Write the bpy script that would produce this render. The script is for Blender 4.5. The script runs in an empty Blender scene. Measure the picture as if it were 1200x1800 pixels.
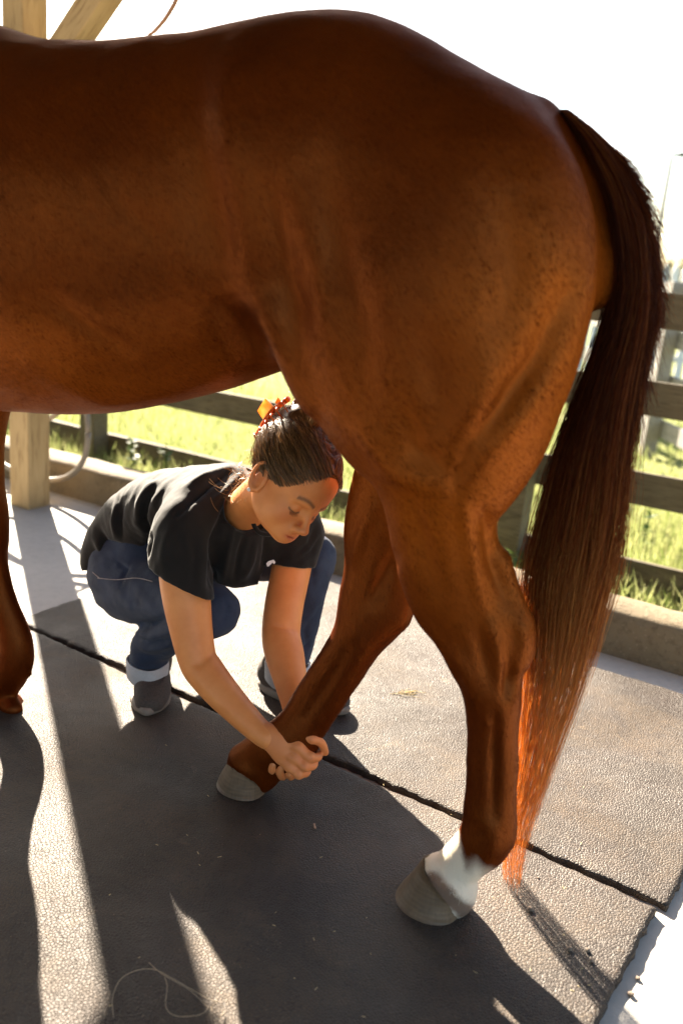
import bpy, bmesh, math, random
import numpy as np
from mathutils import Vector, Matrix
random.seed(7); np.random.seed(7)
scene = bpy.context.scene
COL = scene.collection

# ------------------------------------------------------------------ camera
FPX = 1600.0                      # focal length for a 1200 x 1800 frame
PITCH, ROLL, CAMH = math.radians(16.1), math.radians(5.0), 1.15
FW = np.array([0, math.cos(PITCH), -math.sin(PITCH)])
RT0 = np.array([1.0, 0, 0]); UP0 = np.cross(RT0, FW)
RT = math.cos(ROLL) * RT0 + math.sin(ROLL) * UP0
UP = -math.sin(ROLL) * RT0 + math.cos(ROLL) * UP0
CAM = np.array([0, 0, CAMH])
cam_data = bpy.data.cameras.new('camera'); cam = bpy.data.objects.new('camera', cam_data); COL.objects.link(cam)
M = Matrix.Identity(4)
for i in range(3):
    M[i][0], M[i][1], M[i][2], M[i][3] = RT[i], UP[i], -FW[i], CAM[i]
cam.matrix_world = M
cam_data.sensor_fit = 'VERTICAL'; cam_data.sensor_height = 36.0; cam_data.lens = FPX / 1800 * 36.0
cam_data.clip_start = 0.05; cam_data.clip_end = 2000
cam_data.dof.use_dof = True; cam_data.dof.focus_distance = 1.93; cam_data.dof.aperture_fstop = 2.4
scene.camera = cam

# ------------------------------------------------------------------ light
SUN_EL = math.radians(29.0)
SUN_AZ = math.radians(-23.3)         # measured from +Y towards +X
world = bpy.data.worlds.new('World'); scene.world = world; world.use_nodes = True
wn = world.node_tree.nodes; wl = world.node_tree.links
sky = wn.new('ShaderNodeTexSky'); sky.sky_type = 'NISHITA'; sky.sun_disc = False
sky.sun_elevation = SUN_EL; sky.sun_rotation = SUN_AZ
sky.air_density = 1.0; sky.dust_density = 1.2; sky.ozone_density = 1.0
wl.new(sky.outputs[0], wn['Background'].inputs[0]); wn['Background'].inputs[1].default_value = 0.05
sun_d = bpy.data.lights.new('sun', 'SUN'); sun_d.energy = 5.0; sun_d.angle = math.radians(0.55); sun_d.color = (1.0, 0.92, 0.80)
sun = bpy.data.objects.new('sun', sun_d); COL.objects.link(sun)
sdir = Vector((math.sin(SUN_AZ) * math.cos(SUN_EL), math.cos(SUN_AZ) * math.cos(SUN_EL), math.sin(SUN_EL)))
sun.rotation_euler = (-sdir).to_track_quat('-Z', 'Y').to_euler()
scene.view_settings.view_transform = 'Standard'; scene.view_settings.look = 'None'
scene.view_settings.exposure = 3.0; scene.view_settings.gamma = 1.0
scene.view_settings.use_curve_mapping = False
scene.view_settings.use_white_balance = True; scene.view_settings.white_balance_temperature = 7000   # camera balanced for open shade
scene.cycles.max_bounces = 8; scene.cycles.transparent_max_bounces = 8
scene.cycles.sample_clamp_indirect = 6.0

# ------------------------------------------------------------------ measuring helpers (photograph pixel -> place)
def ray(x, y):
    return FW + (x - 600) / FPX * RT + (900 - y) / FPX * UP
def ground(x, y, z=0.0):
    d = ray(x, y); return CAM + (z - CAM[2]) / d[2] * d
def at(x, y, k):
    return CAM + k * ray(x, y)
def proj(P):
    v = np.asarray(P, float) - CAM; z = v @ FW
    return 600 + FPX * (v @ RT) / z, 900 - FPX * (v @ UP) / z, z

# ------------------------------------------------------------------ object helpers
def link(o, parent=None):
    COL.objects.link(o)
    if parent is not None: o.parent = parent
    return o
def empty(name, loc=(0, 0, 0), rotz=0.0, parent=None):
    o = bpy.data.objects.new(name, None); o.location = loc; o.rotation_euler = (0, 0, rotz); o.empty_display_size = .1
    return link(o, parent)
def tag(o, label=None, category=None, group=None, kind=None):
    if label: o['label'] = label
    if category: o['category'] = category
    if group: o['group'] = group
    if kind: o['kind'] = kind
    return o
def mesh(name, verts, faces, smooth=False):
    me = bpy.data.meshes.new(name)
    verts = np.asarray(verts, np.float32)
    if isinstance(faces, np.ndarray):
        n, m = faces.shape
        me.vertices.add(len(verts)); me.vertices.foreach_set('co', verts.ravel())
        me.loops.add(n * m); me.loops.foreach_set('vertex_index', faces.astype(np.int32).ravel())
        me.polygons.add(n); me.polygons.foreach_set('loop_start', np.arange(0, n * m, m, dtype=np.int32))
        me.update(calc_edges=True); me.validate()
    else:
        me.from_pydata([tuple(map(float, v)) for v in verts], [], faces); me.update()
    if smooth: me.polygons.foreach_set('use_smooth', np.ones(len(me.polygons), bool))
    return me
def obj(name, me, mat=None, parent=None, loc=None):
    o = bpy.data.objects.new(name, me)
    if mat is not None:
        me.materials.clear(); me.materials.append(mat)
    if loc is not None: o.location = loc
    return link(o, parent)
def from_bm(name, bm, smooth=False):
    me = bpy.data.meshes.new(name); bm.to_mesh(me); bm.free()
    if smooth: me.polygons.foreach_set('use_smooth', np.ones(len(me.polygons), bool))
    return me
def box_bm(lx, ly, lz, bevel=0.0, seg=2):
    bm = bmesh.new(); bmesh.ops.create_cube(bm, size=1.0)
    bmesh.ops.scale(bm, vec=(lx, ly, lz), verts=bm.verts)
    if bevel: bmesh.ops.bevel(bm, geom=bm.edges[:], offset=bevel, segments=seg, affect='EDGES', profile=.5)
    return bm
def spline(pts, n):
    """Catmull-Rom resampling of rows of numbers."""
    p = np.asarray(pts, float); m = len(p)
    t = np.linspace(0, m - 1, n); i = np.clip(t.astype(int), 0, m - 2); f = (t - i)[:, None]
    p0 = p[np.clip(i - 1, 0, m - 1)]; p1 = p[i]; p2 = p[i + 1]; p3 = p[np.clip(i + 2, 0, m - 1)]
    return .5 * ((2 * p1) + (-p0 + p2) * f + (2 * p0 - 5 * p1 + 4 * p2 - p3) * f ** 2 + (-p0 + 3 * p1 - 3 * p2 + p3) * f ** 3)
def tube_mesh(name, pts, radii, sides=8, caps=True, smooth=True, flat=1.0):
    """Round (or flattened) tube along points."""
    pts = np.asarray(pts, float); n = len(pts); radii = np.broadcast_to(np.asarray(radii, float), (n,))
    tan = np.gradient(pts, axis=0); tan /= np.linalg.norm(tan, axis=1)[:, None] + 1e-9
    ref = np.array([0, 0, 1.0]) if abs(tan[0][2]) < .9 else np.array([1.0, 0, 0])
    V = []
    a = np.cross(tan[0], ref); a /= np.linalg.norm(a)
    for i in range(n):
        a = a - tan[i] * (a @ tan[i]); a /= np.linalg.norm(a) + 1e-9; b = np.cross(tan[i], a)
        for j in range(sides):
            th = 2 * math.pi * j / sides
            V.append(pts[i] + radii[i] * (math.cos(th) * a + flat * math.sin(th) * b))
    F = []
    for i in range(n - 1):
        for j in range(sides):
            k = (j + 1) % sides
            F.append((i * sides + j, i * sides + k, (i + 1) * sides + k, (i + 1) * sides + j))
    if caps: F += [tuple(range(sides))[::-1], tuple(range((n - 1) * sides, n * sides))]
    return mesh(name, V, F, smooth)

# ------------------------------------------------------------------ material helpers
class NT:
    def __init__(s, name):
        s.m = bpy.data.materials.new(name); s.m.use_nodes = True
        s.t = s.m.node_tree; s.n = s.t.nodes; s.b = s.n['Principled BSDF']; s.out = s.n['Material Output']
    def new(s, typ, **kw):
        nd = s.n.new(typ)
        for k, v in kw.items():
            if k.startswith('i_'):
                key = k[2:]; key = int(key) if key.isdigit() else key.replace('_', ' ')
                nd.inputs[key].default_value = v
            else: setattr(nd, k, v)
        return nd
    def ln(s, a, b): s.t.links.new(a, b)
    def coord(s, which='Object', scale=(1, 1, 1), rot=(0, 0, 0)):
        tc = s.new('ShaderNodeTexCoord'); mp = s.new('ShaderNodeMapping'); mp.inputs['Scale'].default_value = scale; mp.inputs['Rotation'].default_value = rot
        s.ln(tc.outputs[which], mp.inputs[0]); return mp.outputs[0]
    def noise(s, vec, scale, detail=4, rough=.55, dist=0.0):
        nd = s.new('ShaderNodeTexNoise'); nd.inputs['Scale'].default_value = scale; nd.inputs['Detail'].default_value = detail
        nd.inputs['Roughness'].default_value = rough; nd.inputs['Distortion'].default_value = dist
        s.ln(vec, nd.inputs['Vector']); return nd.outputs['Fac']
    def ramp(s, fac, stops, interp='LINEAR'):
        r = s.new('ShaderNodeValToRGB'); r.color_ramp.interpolation = interp
        e = r.color_ramp.elements
        while len(e) < len(stops): e.new(.5)
        for el, (p, c) in zip(e, stops):
            el.position = p; el.color = (*c, 1) if len(c) == 3 else c
        s.ln(fac, r.inputs[0]); return r.outputs[0]
    def mix(s, fac, a, b, mode='MIX'):
        m = s.new('ShaderNodeMix', data_type='RGBA', blend_type=mode)
        for k, v in ((0, fac), (6, a), (7, b)):
            if hasattr(v, 'is_linked') or hasattr(v, 'links'): s.ln(v, m.inputs[k])
            elif k == 0: m.inputs[0].default_value = v
            else: m.inputs[k].default_value = (*v, 1)
        return m.outputs[2]
    def math(s, op, a, b=None):
        m = s.new('ShaderNodeMath', operation=op)
        for k, v in ((0, a), (1, b)):
            if v is None: continue
            if hasattr(v, 'links'): s.ln(v, m.inputs[k])
            else: m.inputs[k].default_value = v
        return m.outputs[0]
    def bump(s, height, strength=.5, dist=.01, prev=None):
        b = s.new('ShaderNodeBump'); b.inputs['Strength'].default_value = strength; b.inputs['Distance'].default_value = dist
        s.ln(height, b.inputs['Height'])
        if prev is not None: s.ln(prev, b.inputs['Normal'])
        s.ln(b.outputs[0], s.b.inputs['Normal']); return b.outputs[0]
    def set(s, **kw):
        for k, v in kw.items():
            key = k.replace('_', ' ')
            if hasattr(v, 'links'): s.ln(v, s.b.inputs[key])
            else: s.b.inputs[key].default_value = (*v, 1) if isinstance(v, tuple) and s.b.inputs[key].type == 'RGBA' else v
        return s
MAT = {}

def m_wood(name, c0, c1, dark, scale=1.0, rough=.75):
    t = NT(name); v = t.coord('Object', (1.2, 14, 14)); info = t.new('ShaderNodeObjectInfo')
    off = t.new('ShaderNodeVectorMath', operation='ADD'); t.ln(v, off.inputs[0])
    sc = t.new('ShaderNodeVectorMath', operation='SCALE'); sc.inputs['Scale'].default_value = 37.0
    cx = t.new('ShaderNodeCombineXYZ'); t.ln(info.outputs['Random'], cx.inputs[0]); t.ln(info.outputs['Random'], cx.inputs[1]); t.ln(info.outputs['Random'], cx.inputs[2])
    t.ln(cx.outputs[0], sc.inputs[0]); t.ln(sc.outputs[0], off.inputs[1]); v = off.outputs[0]
    g = t.noise(v, 2.2 * scale, 8, .65, .6); g2 = t.noise(v, 9 * scale, 5, .6, .2)
    big = t.noise(t.coord('Object', (1, 1, 1)), 3.0, 3)
    col = t.ramp(g, [(.3, c0), (.55, c1), (.75, c0)])
    col = t.mix(t.ramp(g2, [(.52, (0, 0, 0)), (.68, (.85, .85, .85))]), col, dark)
    col = t.mix(t.ramp(big, [(.35, (0, 0, 0)), (.7, (.5, .5, .5))]), col, tuple(np.array(c0) * .55))
    t.set(Base_Color=col, Roughness=rough, Specular_IOR_Level=.3)
    t.bump(g2, .5, .004); MAT[name] = t.m
m_wood('fence_wood', (.115, .088, .050), (.17, .135, .082), (.035, .027, .016))
m_wood('old_wood', (.24, .22, .19), (.32, .30, .27), (.12, .10, .09))
m_wood('post_wood', (.34, .23, .105), (.42, .30, .15), (.16, .095, .038), .8)

def m_concrete():
    t = NT('concrete'); v = t.coord('Object')
    a = t.noise(v, 1.3, 5); b = t.noise(v, 30, 6, .7); c = t.noise(v, 140, 3, .6)
    col = t.ramp(a, [(.3, (.37, .345, .31)), (.7, (.48, .45, .405))])
    col = t.mix(t.ramp(b, [(.45, (0, 0, 0)), (.75, (.35, .35, .35))]), col, (.25, .24, .22))
    vo = t.new('ShaderNodeTexVoronoi'); vo.inputs['Scale'].default_value = 28; t.ln(v, vo.inputs['Vector'])
    spk = t.ramp(vo.outputs['Distance'], [(.0, (1, 1, 1)), (.09, (0, 0, 0))])
    col = t.mix(t.math('MULTIPLY', spk, .45), col, (.14, .12, .10))
    t.set(Base_Color=col, Roughness=.8, Specular_IOR_Level=.35)
    h = t.math('ADD', t.math('MULTIPLY', b, .6), t.math('MULTIPLY', c, .4)); t.bump(h, .35, .006); MAT['concrete'] = t.m
m_concrete()
def m_curb():
    t = NT('kerb_concrete'); v = t.coord('Object')
    a = t.noise(v, 3.0, 6, .6); b = t.noise(v, 45, 5, .7)
    col = t.ramp(a, [(.3, (.115, .082, .045)), (.7, (.19, .145, .088))])
    vo = t.new('ShaderNodeTexVoronoi'); vo.inputs['Scale'].default_value = 60; t.ln(v, vo.inputs['Vector'])
    spk = t.ramp(vo.outputs['Distance'], [(.05, (1, 1, 1)), (.16, (0, 0, 0))])
    col = t.mix(t.math('MULTIPLY', spk, .5), col, (.36, .28, .19))
    col = t.mix(t.ramp(b, [(.5, (0, 0, 0)), (.72, (.6, .6, .6))]), col, (.06, .042, .022))
    t.set(Base_Color=col, Roughness=.85, Specular_IOR_Level=.3); t.bump(b, .6, .008); MAT['kerb_concrete'] = t.m
m_curb()
def m_mat():
    t = NT('rubber_mat'); v = t.coord('Object')
    wv = t.new('ShaderNodeVectorMath', operation='ADD'); nz = t.new('ShaderNodeTexNoise'); nz.inputs['Scale'].default_value = 40; t.ln(v, nz.inputs['Vector'])
    s = t.new('ShaderNodeVectorMath', operation='SCALE'); s.inputs['Scale'].default_value = .006; t.ln(nz.outputs['Color'], s.inputs[0]); t.ln(v, wv.inputs[0]); t.ln(s.outputs[0], wv.inputs[1])
    vo = t.new('ShaderNodeTexVoronoi', feature='DISTANCE_TO_EDGE'); vo.inputs['Scale'].default_value = 175; t.ln(wv.outputs[0], vo.inputs['Vector'])
    peb = t.ramp(vo.outputs['Distance'], [(0.0, (0, 0, 0)), (.16, (.75, .75, .75)), (.45, (1, 1, 1))])
    fine = t.noise(v, 420, 4, .7); dirt = t.noise(v, 4.0, 8, .68, .4); spots = t.noise(v, 11.0, 6, .6, .8); pur = t.noise(v, 2.2, 4)
    col = t.ramp(fine, [(.3, (.010, .0065, .0045)), (.75, (.046, .031, .022))])
    col = t.mix(t.ramp(pur, [(.45, (0, 0, 0)), (.65, (.5, .5, .5))]), col, (.038, .021, .017))
    col = t.mix(t.ramp(dirt, [(.48, (0, 0, 0)), (.72, (.75, .75, .75))]), col, (.125, .085, .052))
    col = t.mix(t.ramp(spots, [(.62, (0, 0, 0)), (.78, (.6, .6, .6))]), col, (.17, .115, .065))
    dv = t.noise(v, 2.6, 7, .72, .6); col = t.mix(t.ramp(dv, [(.50, (0, 0, 0)), (.68, (.5, .5, .5))]), col, (.085, .056, .037))
    sp_ = t.new('ShaderNodeTexVoronoi'); sp_.inputs['Scale'].default_value = 130; t.ln(v, sp_.inputs['Vector']); sk = t.ramp(sp_.outputs['Distance'], [(.06, (1, 1, 1)), (.16, (0, 0, 0))]); col = t.mix(t.math('MULTIPLY', sk, t.ramp(spots, [(.45, (0, 0, 0)), (.6, (.8, .8, .8))])), col, (.26, .19, .12))
    gr_ = t.ramp(vo.outputs['Distance'], [(0.0, (.92, .92, .92)), (.14, (0, 0, 0))]); col = t.mix(gr_, col, (.018, .014, .012))
    ro = t.ramp(dirt, [(.35, (.55, .55, .55)), (.7, (.75, .75, .75))])
    t.set(Base_Color=col, Roughness=ro, Specular_IOR_Level=t.ramp(t.noise(v, 1.9, 6, .65, .5), [(.38, (.26, .26, .26)), (.62, (.58, .58, .58))]), Specular_Tint=(1.0, .92, .85))
    b1 = t.bump(peb, .85, .0019); t.bump(fine, .35, .002, b1); MAT['rubber_mat'] = t.m
m_mat()
def m_simple(name, c, rough=.5, noise_scale=30, var=.25, bump=.2, spec=.5, metallic=0.0, dist=.003):
    t = NT(name); v = t.coord('Object'); a = t.noise(v, noise_scale, 5, .6); c = np.array(c)
    col = t.ramp(a, [(.3, tuple(c * (1 - var))), (.7, tuple(np.minimum(c * (1 + var), .95)))])
    t.set(Base_Color=col, Roughness=rough, Specular_IOR_Level=spec, Metallic=metallic)
    if bump: t.bump(a, bump, dist)
    MAT[name] = t.m; return t
def m_leaf(name, c0, c1, transl=.5, rough=.5):
    t = NT(name); info = t.new('ShaderNodeAttribute', attribute_name='tone')
    col = t.ramp(info.outputs['Fac'], [(0, c0), (1, c1)])
    t.set(Base_Color=col, Roughness=rough, Specular_IOR_Level=.3)
    tr = t.new('ShaderNodeBsdfTranslucent'); t.ln(col, tr.inputs[0]); mx = t.new('ShaderNodeMixShader'); mx.inputs[0].default_value = transl
    t.ln(t.b.outputs[0], mx.inputs[1]); t.ln(tr.outputs[0], mx.inputs[2]); t.ln(mx.outputs[0], t.out.inputs[0]); MAT[name] = t.m
m_leaf('grass_blade', (.10, .15, .025), (.46, .45, .20), .5)
m_leaf('tree_leaf', (.014, .028, .006), (.045, .075, .018), .25)
m_leaf('leaf', (.045, .085, .015), (.12, .18, .04), .4)
def m_field():
    t = NT('field'); v = t.coord('Object'); a = t.noise(v, 1.2, 8, .7); b = t.noise(v, 25, 6, .7)
    col = t.ramp(a, [(.3, (.11, .15, .035)), (.55, (.25, .26, .09)), (.75, (.42, .38, .22))])
    col = t.mix(t.ramp(b, [(.4, (0, 0, 0)), (.7, (.6, .6, .6))]), col, (.10, .085, .04))
    t.set(Base_Color=col, Roughness=.95, Specular_IOR_Level=.1); t.bump(b, .8, .03); MAT['field'] = t.m
m_field()

# ------------------------------------------------------------------ ground, kerb, mats
def quad_from(points, z):
    return [(p[0], p[1], z) for p in points]
CA, CB = ground(75, 860), ground(1200, 1190)            # kerb foot, left and right
U = (CB - CA)[:2]; U /= np.linalg.norm(U); N = np.array([-U[1], U[0]])
def fl(u, n, z=0.0):                                    # along the kerb, away from the kerb foot
    p = CB[:2] + U * u + N * n; return np.array([p[0], p[1], z])
yaw = math.atan2(U[1], U[0])
fme = mesh('floor', [fl(-30, -30, 0), fl(30, -30, 0), fl(30, 0.05, 0), fl(-30, 0.05, 0)], [(0, 1, 2, 3)])
tag(obj('concrete_floor', fme, MAT['concrete']), kind='structure')
GZ = -0.20
gx, gn = 60, 60
us = np.concatenate([np.linspace(-900, -8, 12), np.linspace(-7.5, 7.5, 60), np.linspace(8, 900, 12)])
ns = np.concatenate([np.linspace(.12, 6, 40), np.geomspace(6.5, 1500, 24)])
gv = np.array([[*(fl(u, n)[:2]), GZ + (.025 * math.sin(u * 2.1 + n) * math.cos(n * 1.7 - u * .6) if (n > .25 and n < 12 and abs(u) < 8) else 0.0)] for n in ns for u in us])
w_ = len(us); gf = np.array([(j * w_ + i, j * w_ + i + 1, (j + 1) * w_ + i + 1, (j + 1) * w_ + i) for j in range(len(ns) - 1) for i in range(w_ - 1)])
tag(obj('grass_field', mesh('grass_field', gv, gf, True), MAT['field']), kind='structure')
# kerb: a long cast profile with worn rounded edge
prof = [(0.0, -.01), (.004, .02), (.008, .118), (.014, .136), (.030, .148), (.150, .150), (.165, .145), (.172, .12), (.175, -.30)]
kv, kf = [], []
kus = np.arange(-9, 3.6, .09)
for i, u in enumerate(kus):
    w1 = .004 * math.sin(u * 5.1) + .003 * math.sin(u * 13.7); 
    for (n, z) in prof:
        kv.append(fl(u, n + w1 * (z > .1) + random.uniform(-.0015, .0015), z + (random.uniform(-.002, .002) + w1 * .4) * (z > .05)))
m_ = len(prof)
for i in range(len(kus) - 1):
    for j in range(m_ - 1): kf.append((i * m_ + j, (i + 1) * m_ + j, (i + 1) * m_ + j + 1, i * m_ + j + 1))
tag(obj('kerb', mesh('kerb', kv, kf, True), MAT['kerb_concrete']), kind='structure')

# rubber mats: ragged cut edge, slightly uneven
SA, SB = ground(50, 1100, .018), ground(1160, 1590, .018)
MU = (SB - SA)[:2]; LM = np.linalg.norm(MU); MU /= LM; MN = np.array([-MU[1], MU[0]])
myaw = math.atan2(MU[1], MU[0])
def make_mat(name, u0, u1, n0, n1, seed, label):
    rng = np.random.RandomState(seed)
    nx, ny = 200, 120
    xs = np.linspace(u0, u1, nx); ys = np.linspace(n0, n1, ny)
    X, Y = np.meshgrid(xs, ys); Z = np.full_like(X, .018)
    def wob(t, k):
        r = np.zeros_like(t)
        for f_, a_ in ((9, .0016), (31, .0012), (83, .0012), (170, .0010)): r += a_ * np.sin(t * f_ + rng.rand() * 6.3 + k)
        return r
    X[:, 0] += wob(ys, 0); X[:, -1] += wob(ys, 1); Y[0] += wob(xs, 2); Y[-1] += wob(xs, 3)
    Z += .0016 * np.sin(X * 3.1 + Y * 2.2 + seed) + .001 * np.sin(X * 9 - Y * 7)
    top = np.stack([X, Y, Z], -1).reshape(-1, 3)
    ring = [j for j in range(nx)] + [(i + 1) * nx - 1 for i in range(1, ny)] + [(ny - 1) * nx + j for j in range(nx - 2, -1, -1)] + [i * nx for i in range(ny - 2, 0, -1)]
    r0 = top[ring]; r1 = r0.copy(); r1[:, 2] -= .006; r1[:, :2] += rng.uniform(-.003, .003, (len(ring), 2)); r2 = r0.copy(); r2[:, 2] = .0005; r2[:, :2] += rng.uniform(-.002, .002, (len(ring), 2))
    # roll the rim down a touch
    top[ring, 2] -= .0025
    V = np.concatenate([top, r1, r2]); b = len(top); L = len(ring)
    F = [(i * nx + j, i * nx + j + 1, (i + 1) * nx + j + 1, (i + 1) * nx + j) for i in range(ny - 1) for j in range(nx - 1)]
    for k in range(L):
        k2 = (k + 1) % L
        F.append((ring[k2], ring[k], b + k, b + k2)); F.append((b + k2, b + k, b + L + k, b + L + k2))
    me = mesh(name, V, np.array(F), True)
    o = obj(name, me, MAT['rubber_mat']); o.location = (SA[0], SA[1], 0); o.rotation_euler = (0, 0, myaw)
    return tag(o, label, 'rubber mat')
make_mat('rubber_mat', -.05, LM - .004, -1.30, -.012, 3, 'near black rubber stall mat under the horse with its shadow across it')
make_mat('rubber_mat', -.07, LM + .012, .010, .96, 5, 'far rubber stall mat between the seam and the concrete kerb')

# ------------------------------------------------------------------ fences
def board_mesh(name, L, h, t, seed):
    rng = np.random.RandomState(seed); bm = box_bm(L, t, h)
    bmesh.ops.subdivide_edges(bm, edges=[e for e in bm.edges if abs((e.verts[0].co - e.verts[1].co).x) > L * .5], cuts=9)
    ph = rng.rand(4) * 6
    for v in bm.verts:
        v.co.z += .004 * math.sin(v.co.x * 2.3 + ph[0]); v.co.y += .004 * math.sin(v.co.x * 1.9 + ph[1])
    bmesh.ops.bevel(bm, geom=[e for e in bm.edges if abs((e.verts[0].co - e.verts[1].co).x) > 1e-4 and e.calc_face_angle(0) > .8], offset=.004, segments=1, affect='EDGES')
    return from_bm(name, bm)
def place(name, me, mat, parent, P, yaw_, tilt=0.0, roll=0.0):
    o = obj(name, me, mat, parent); o.location = P; o.rotation_euler = (roll, tilt, yaw_); return o
def fence(origin, yaw_, post_us, boards, top, label, mat, postw=.10, step=2.44, back=1, boardt=.028, boardh=.135):
    root = empty('board_fence', origin, yaw_); tag(root, label, 'fence')
    for i, u in enumerate(post_us):
        bm = box_bm(postw, postw, top + .12, .006)
        o = place('post', from_bm('post', bm), MAT[mat], root, (u, 0, (top + .12) / 2 - .12), 0, random.uniform(-.012, .012), random.uniform(-.01, .01))
        o.rotation_euler.y += 0
    for j, z in enumerate(boards):
        for i in range(len(post_us) - 1):
            L = post_us[i + 1] - post_us[i]
            place('board', board_mesh('board', L - .006, boardh, boardt, i * 7 + j), MAT[mat], root, ((post_us[i] + post_us[i + 1]) / 2, back * (postw / 2 + boardt / 2 + .002), z), 0, random.uniform(-.003, .003))
    return root
FO = fl(0, 1.15, GZ)
def fence_u(x, y):                          # pixel on the fence line plane -> u
    d = ray(x, y); k = ((FO[:2] - CAM[:2]) @ N) / (d[:2] @ N); P = CAM + k * d; return (P[:2] - FO[:2]) @ U
u1 = fence_u(905, 890); u0 = fence_u(165, 770)
gap = u1 - u0
fence(FO, yaw, [u0 - 2 * gap, u0 - gap, u0, u1, u1 + gap], [h - GZ for h in (-.118, .270, .650, 1.02)], 1.26,
      'weathered four-board wooden fence running just behind the concrete kerb', 'fence_wood', .12, boardh=.145)
# second fence, crossing the pasture behind it
PF = ground(1135, 800, GZ); VPd = ray(520, 425); VPd = VPd[:2] / np.linalg.norm(VPd[:2]); yaw2 = math.atan2(-VPd[1], -VPd[0])
fence(PF, yaw2, [-12.2, -9.76, -7.32, -4.88, -2.44, 0, 2.44], [.22, .56, .90, 1.24], 1.32, 'grey board fence crossing the bright pasture beyond the nearer fence', 'old_wood', .11, back=1)

# ------------------------------------------------------------------ timber shelter over the wash bay
PB = ground(37, 891); PBu = (PB[:2] - CB[:2]) @ U; PBn = (PB[:2] - CB[:2]) @ N + .05
sh = empty('timber_shelter', fl(PBu, PBn, 0), yaw); tag(sh, 'pale timber shelter post with knee braces standing inside the kerb', 'shelter')
def timber(name, a, b, w, h, roll=0.0, parent=sh, mat='post_wood'):
    a, b = Vector(a), Vector(b); d = b - a; L = d.length; bm = box_bm(L, w, h, .005)
    me = from_bm(name, bm); o = obj(name, me, MAT[mat], parent); o.location = (a + b) / 2
    q = d.to_track_quat('X', 'Z'); o.rotation_mode = 'QUATERNION'; o.rotation_quaternion = q; return o
BAYU, BAYN, BH = 3.9, -5.6, 2.55
for u in (0, BAYU, -BAYU):
    for n in (0, BAYN): timber('post', (u, n, -.01), (u, n, BH), .114, .114)
for n in (0, BAYN): timber('beam', (-BAYU - .6, n, BH + .101), (BAYU + .6, n, BH + .101), .09, .20)
for u in (0, BAYU, -BAYU):
    for s_ in (1, -1):
        if abs(u + s_ * 1.0) < BAYU + .5: timber('brace', (u + s_ * .053, 0, 1.60), (u + s_ * 1.08, 0, BH + .005), .086, .095)
for i in range(10):
    u = -BAYU - .5 + i * (2 * BAYU + 1.0) / 9
    timber('rafter', (u, .40, BH + .29), (u, BAYN / 2, BH + 1.19), .045, .14); timber('rafter', (u, BAYN - .55, BH + .29), (u, BAYN / 2, BH + 1.19), .045, .14)
for k, (n0, n1) in enumerate(((.46, BAYN / 2), (BAYN - .62, BAYN / 2))):
    bm = bmesh.new(); A = [(-BAYU - .7, n0, BH + .36), (BAYU + .7, n0, BH + .36), (BAYU + .7, n1, BH + 1.30), (-BAYU - .7, n1, BH + 1.30)]
    vs = [bm.verts.new(p) for p in A] + [bm.verts.new((p[0], p[1], p[2] + .02)) for p in A]
    for f in ((0, 1, 2, 3), (7, 6, 5, 4), (0, 4, 5, 1), (1, 5, 6, 2), (2, 6, 7, 3), (3, 7, 4, 0)): bm.faces.new([vs[i] for i in f])
    bmesh.ops.recalc_face_normals(bm, faces=bm.faces); m_simple('roof_metal', (.055, .045, .038), .7, 8, .2, .1)
    obj('roof_panel', from_bm('roof_panel', bm), MAT['roof_metal'], sh)

m_wood('blocker_wood', (.085, .058, .036), (.12, .085, .055), (.045, .03, .02))
for i in range(46):                          # unseen board wall, added behind the camera to keep sky light off the horse
    u = -BAYU - .62 + i * .2; o = obj('blocker_board', from_bm('blocker_board', box_bm(BH + .25, .02, .19, .003)), MAT['blocker_wood'], sh); o.location = (u, BAYN - .10, (BH + .25) / 2); o.rotation_euler = (0, -math.pi / 2, math.pi / 2)

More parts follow.
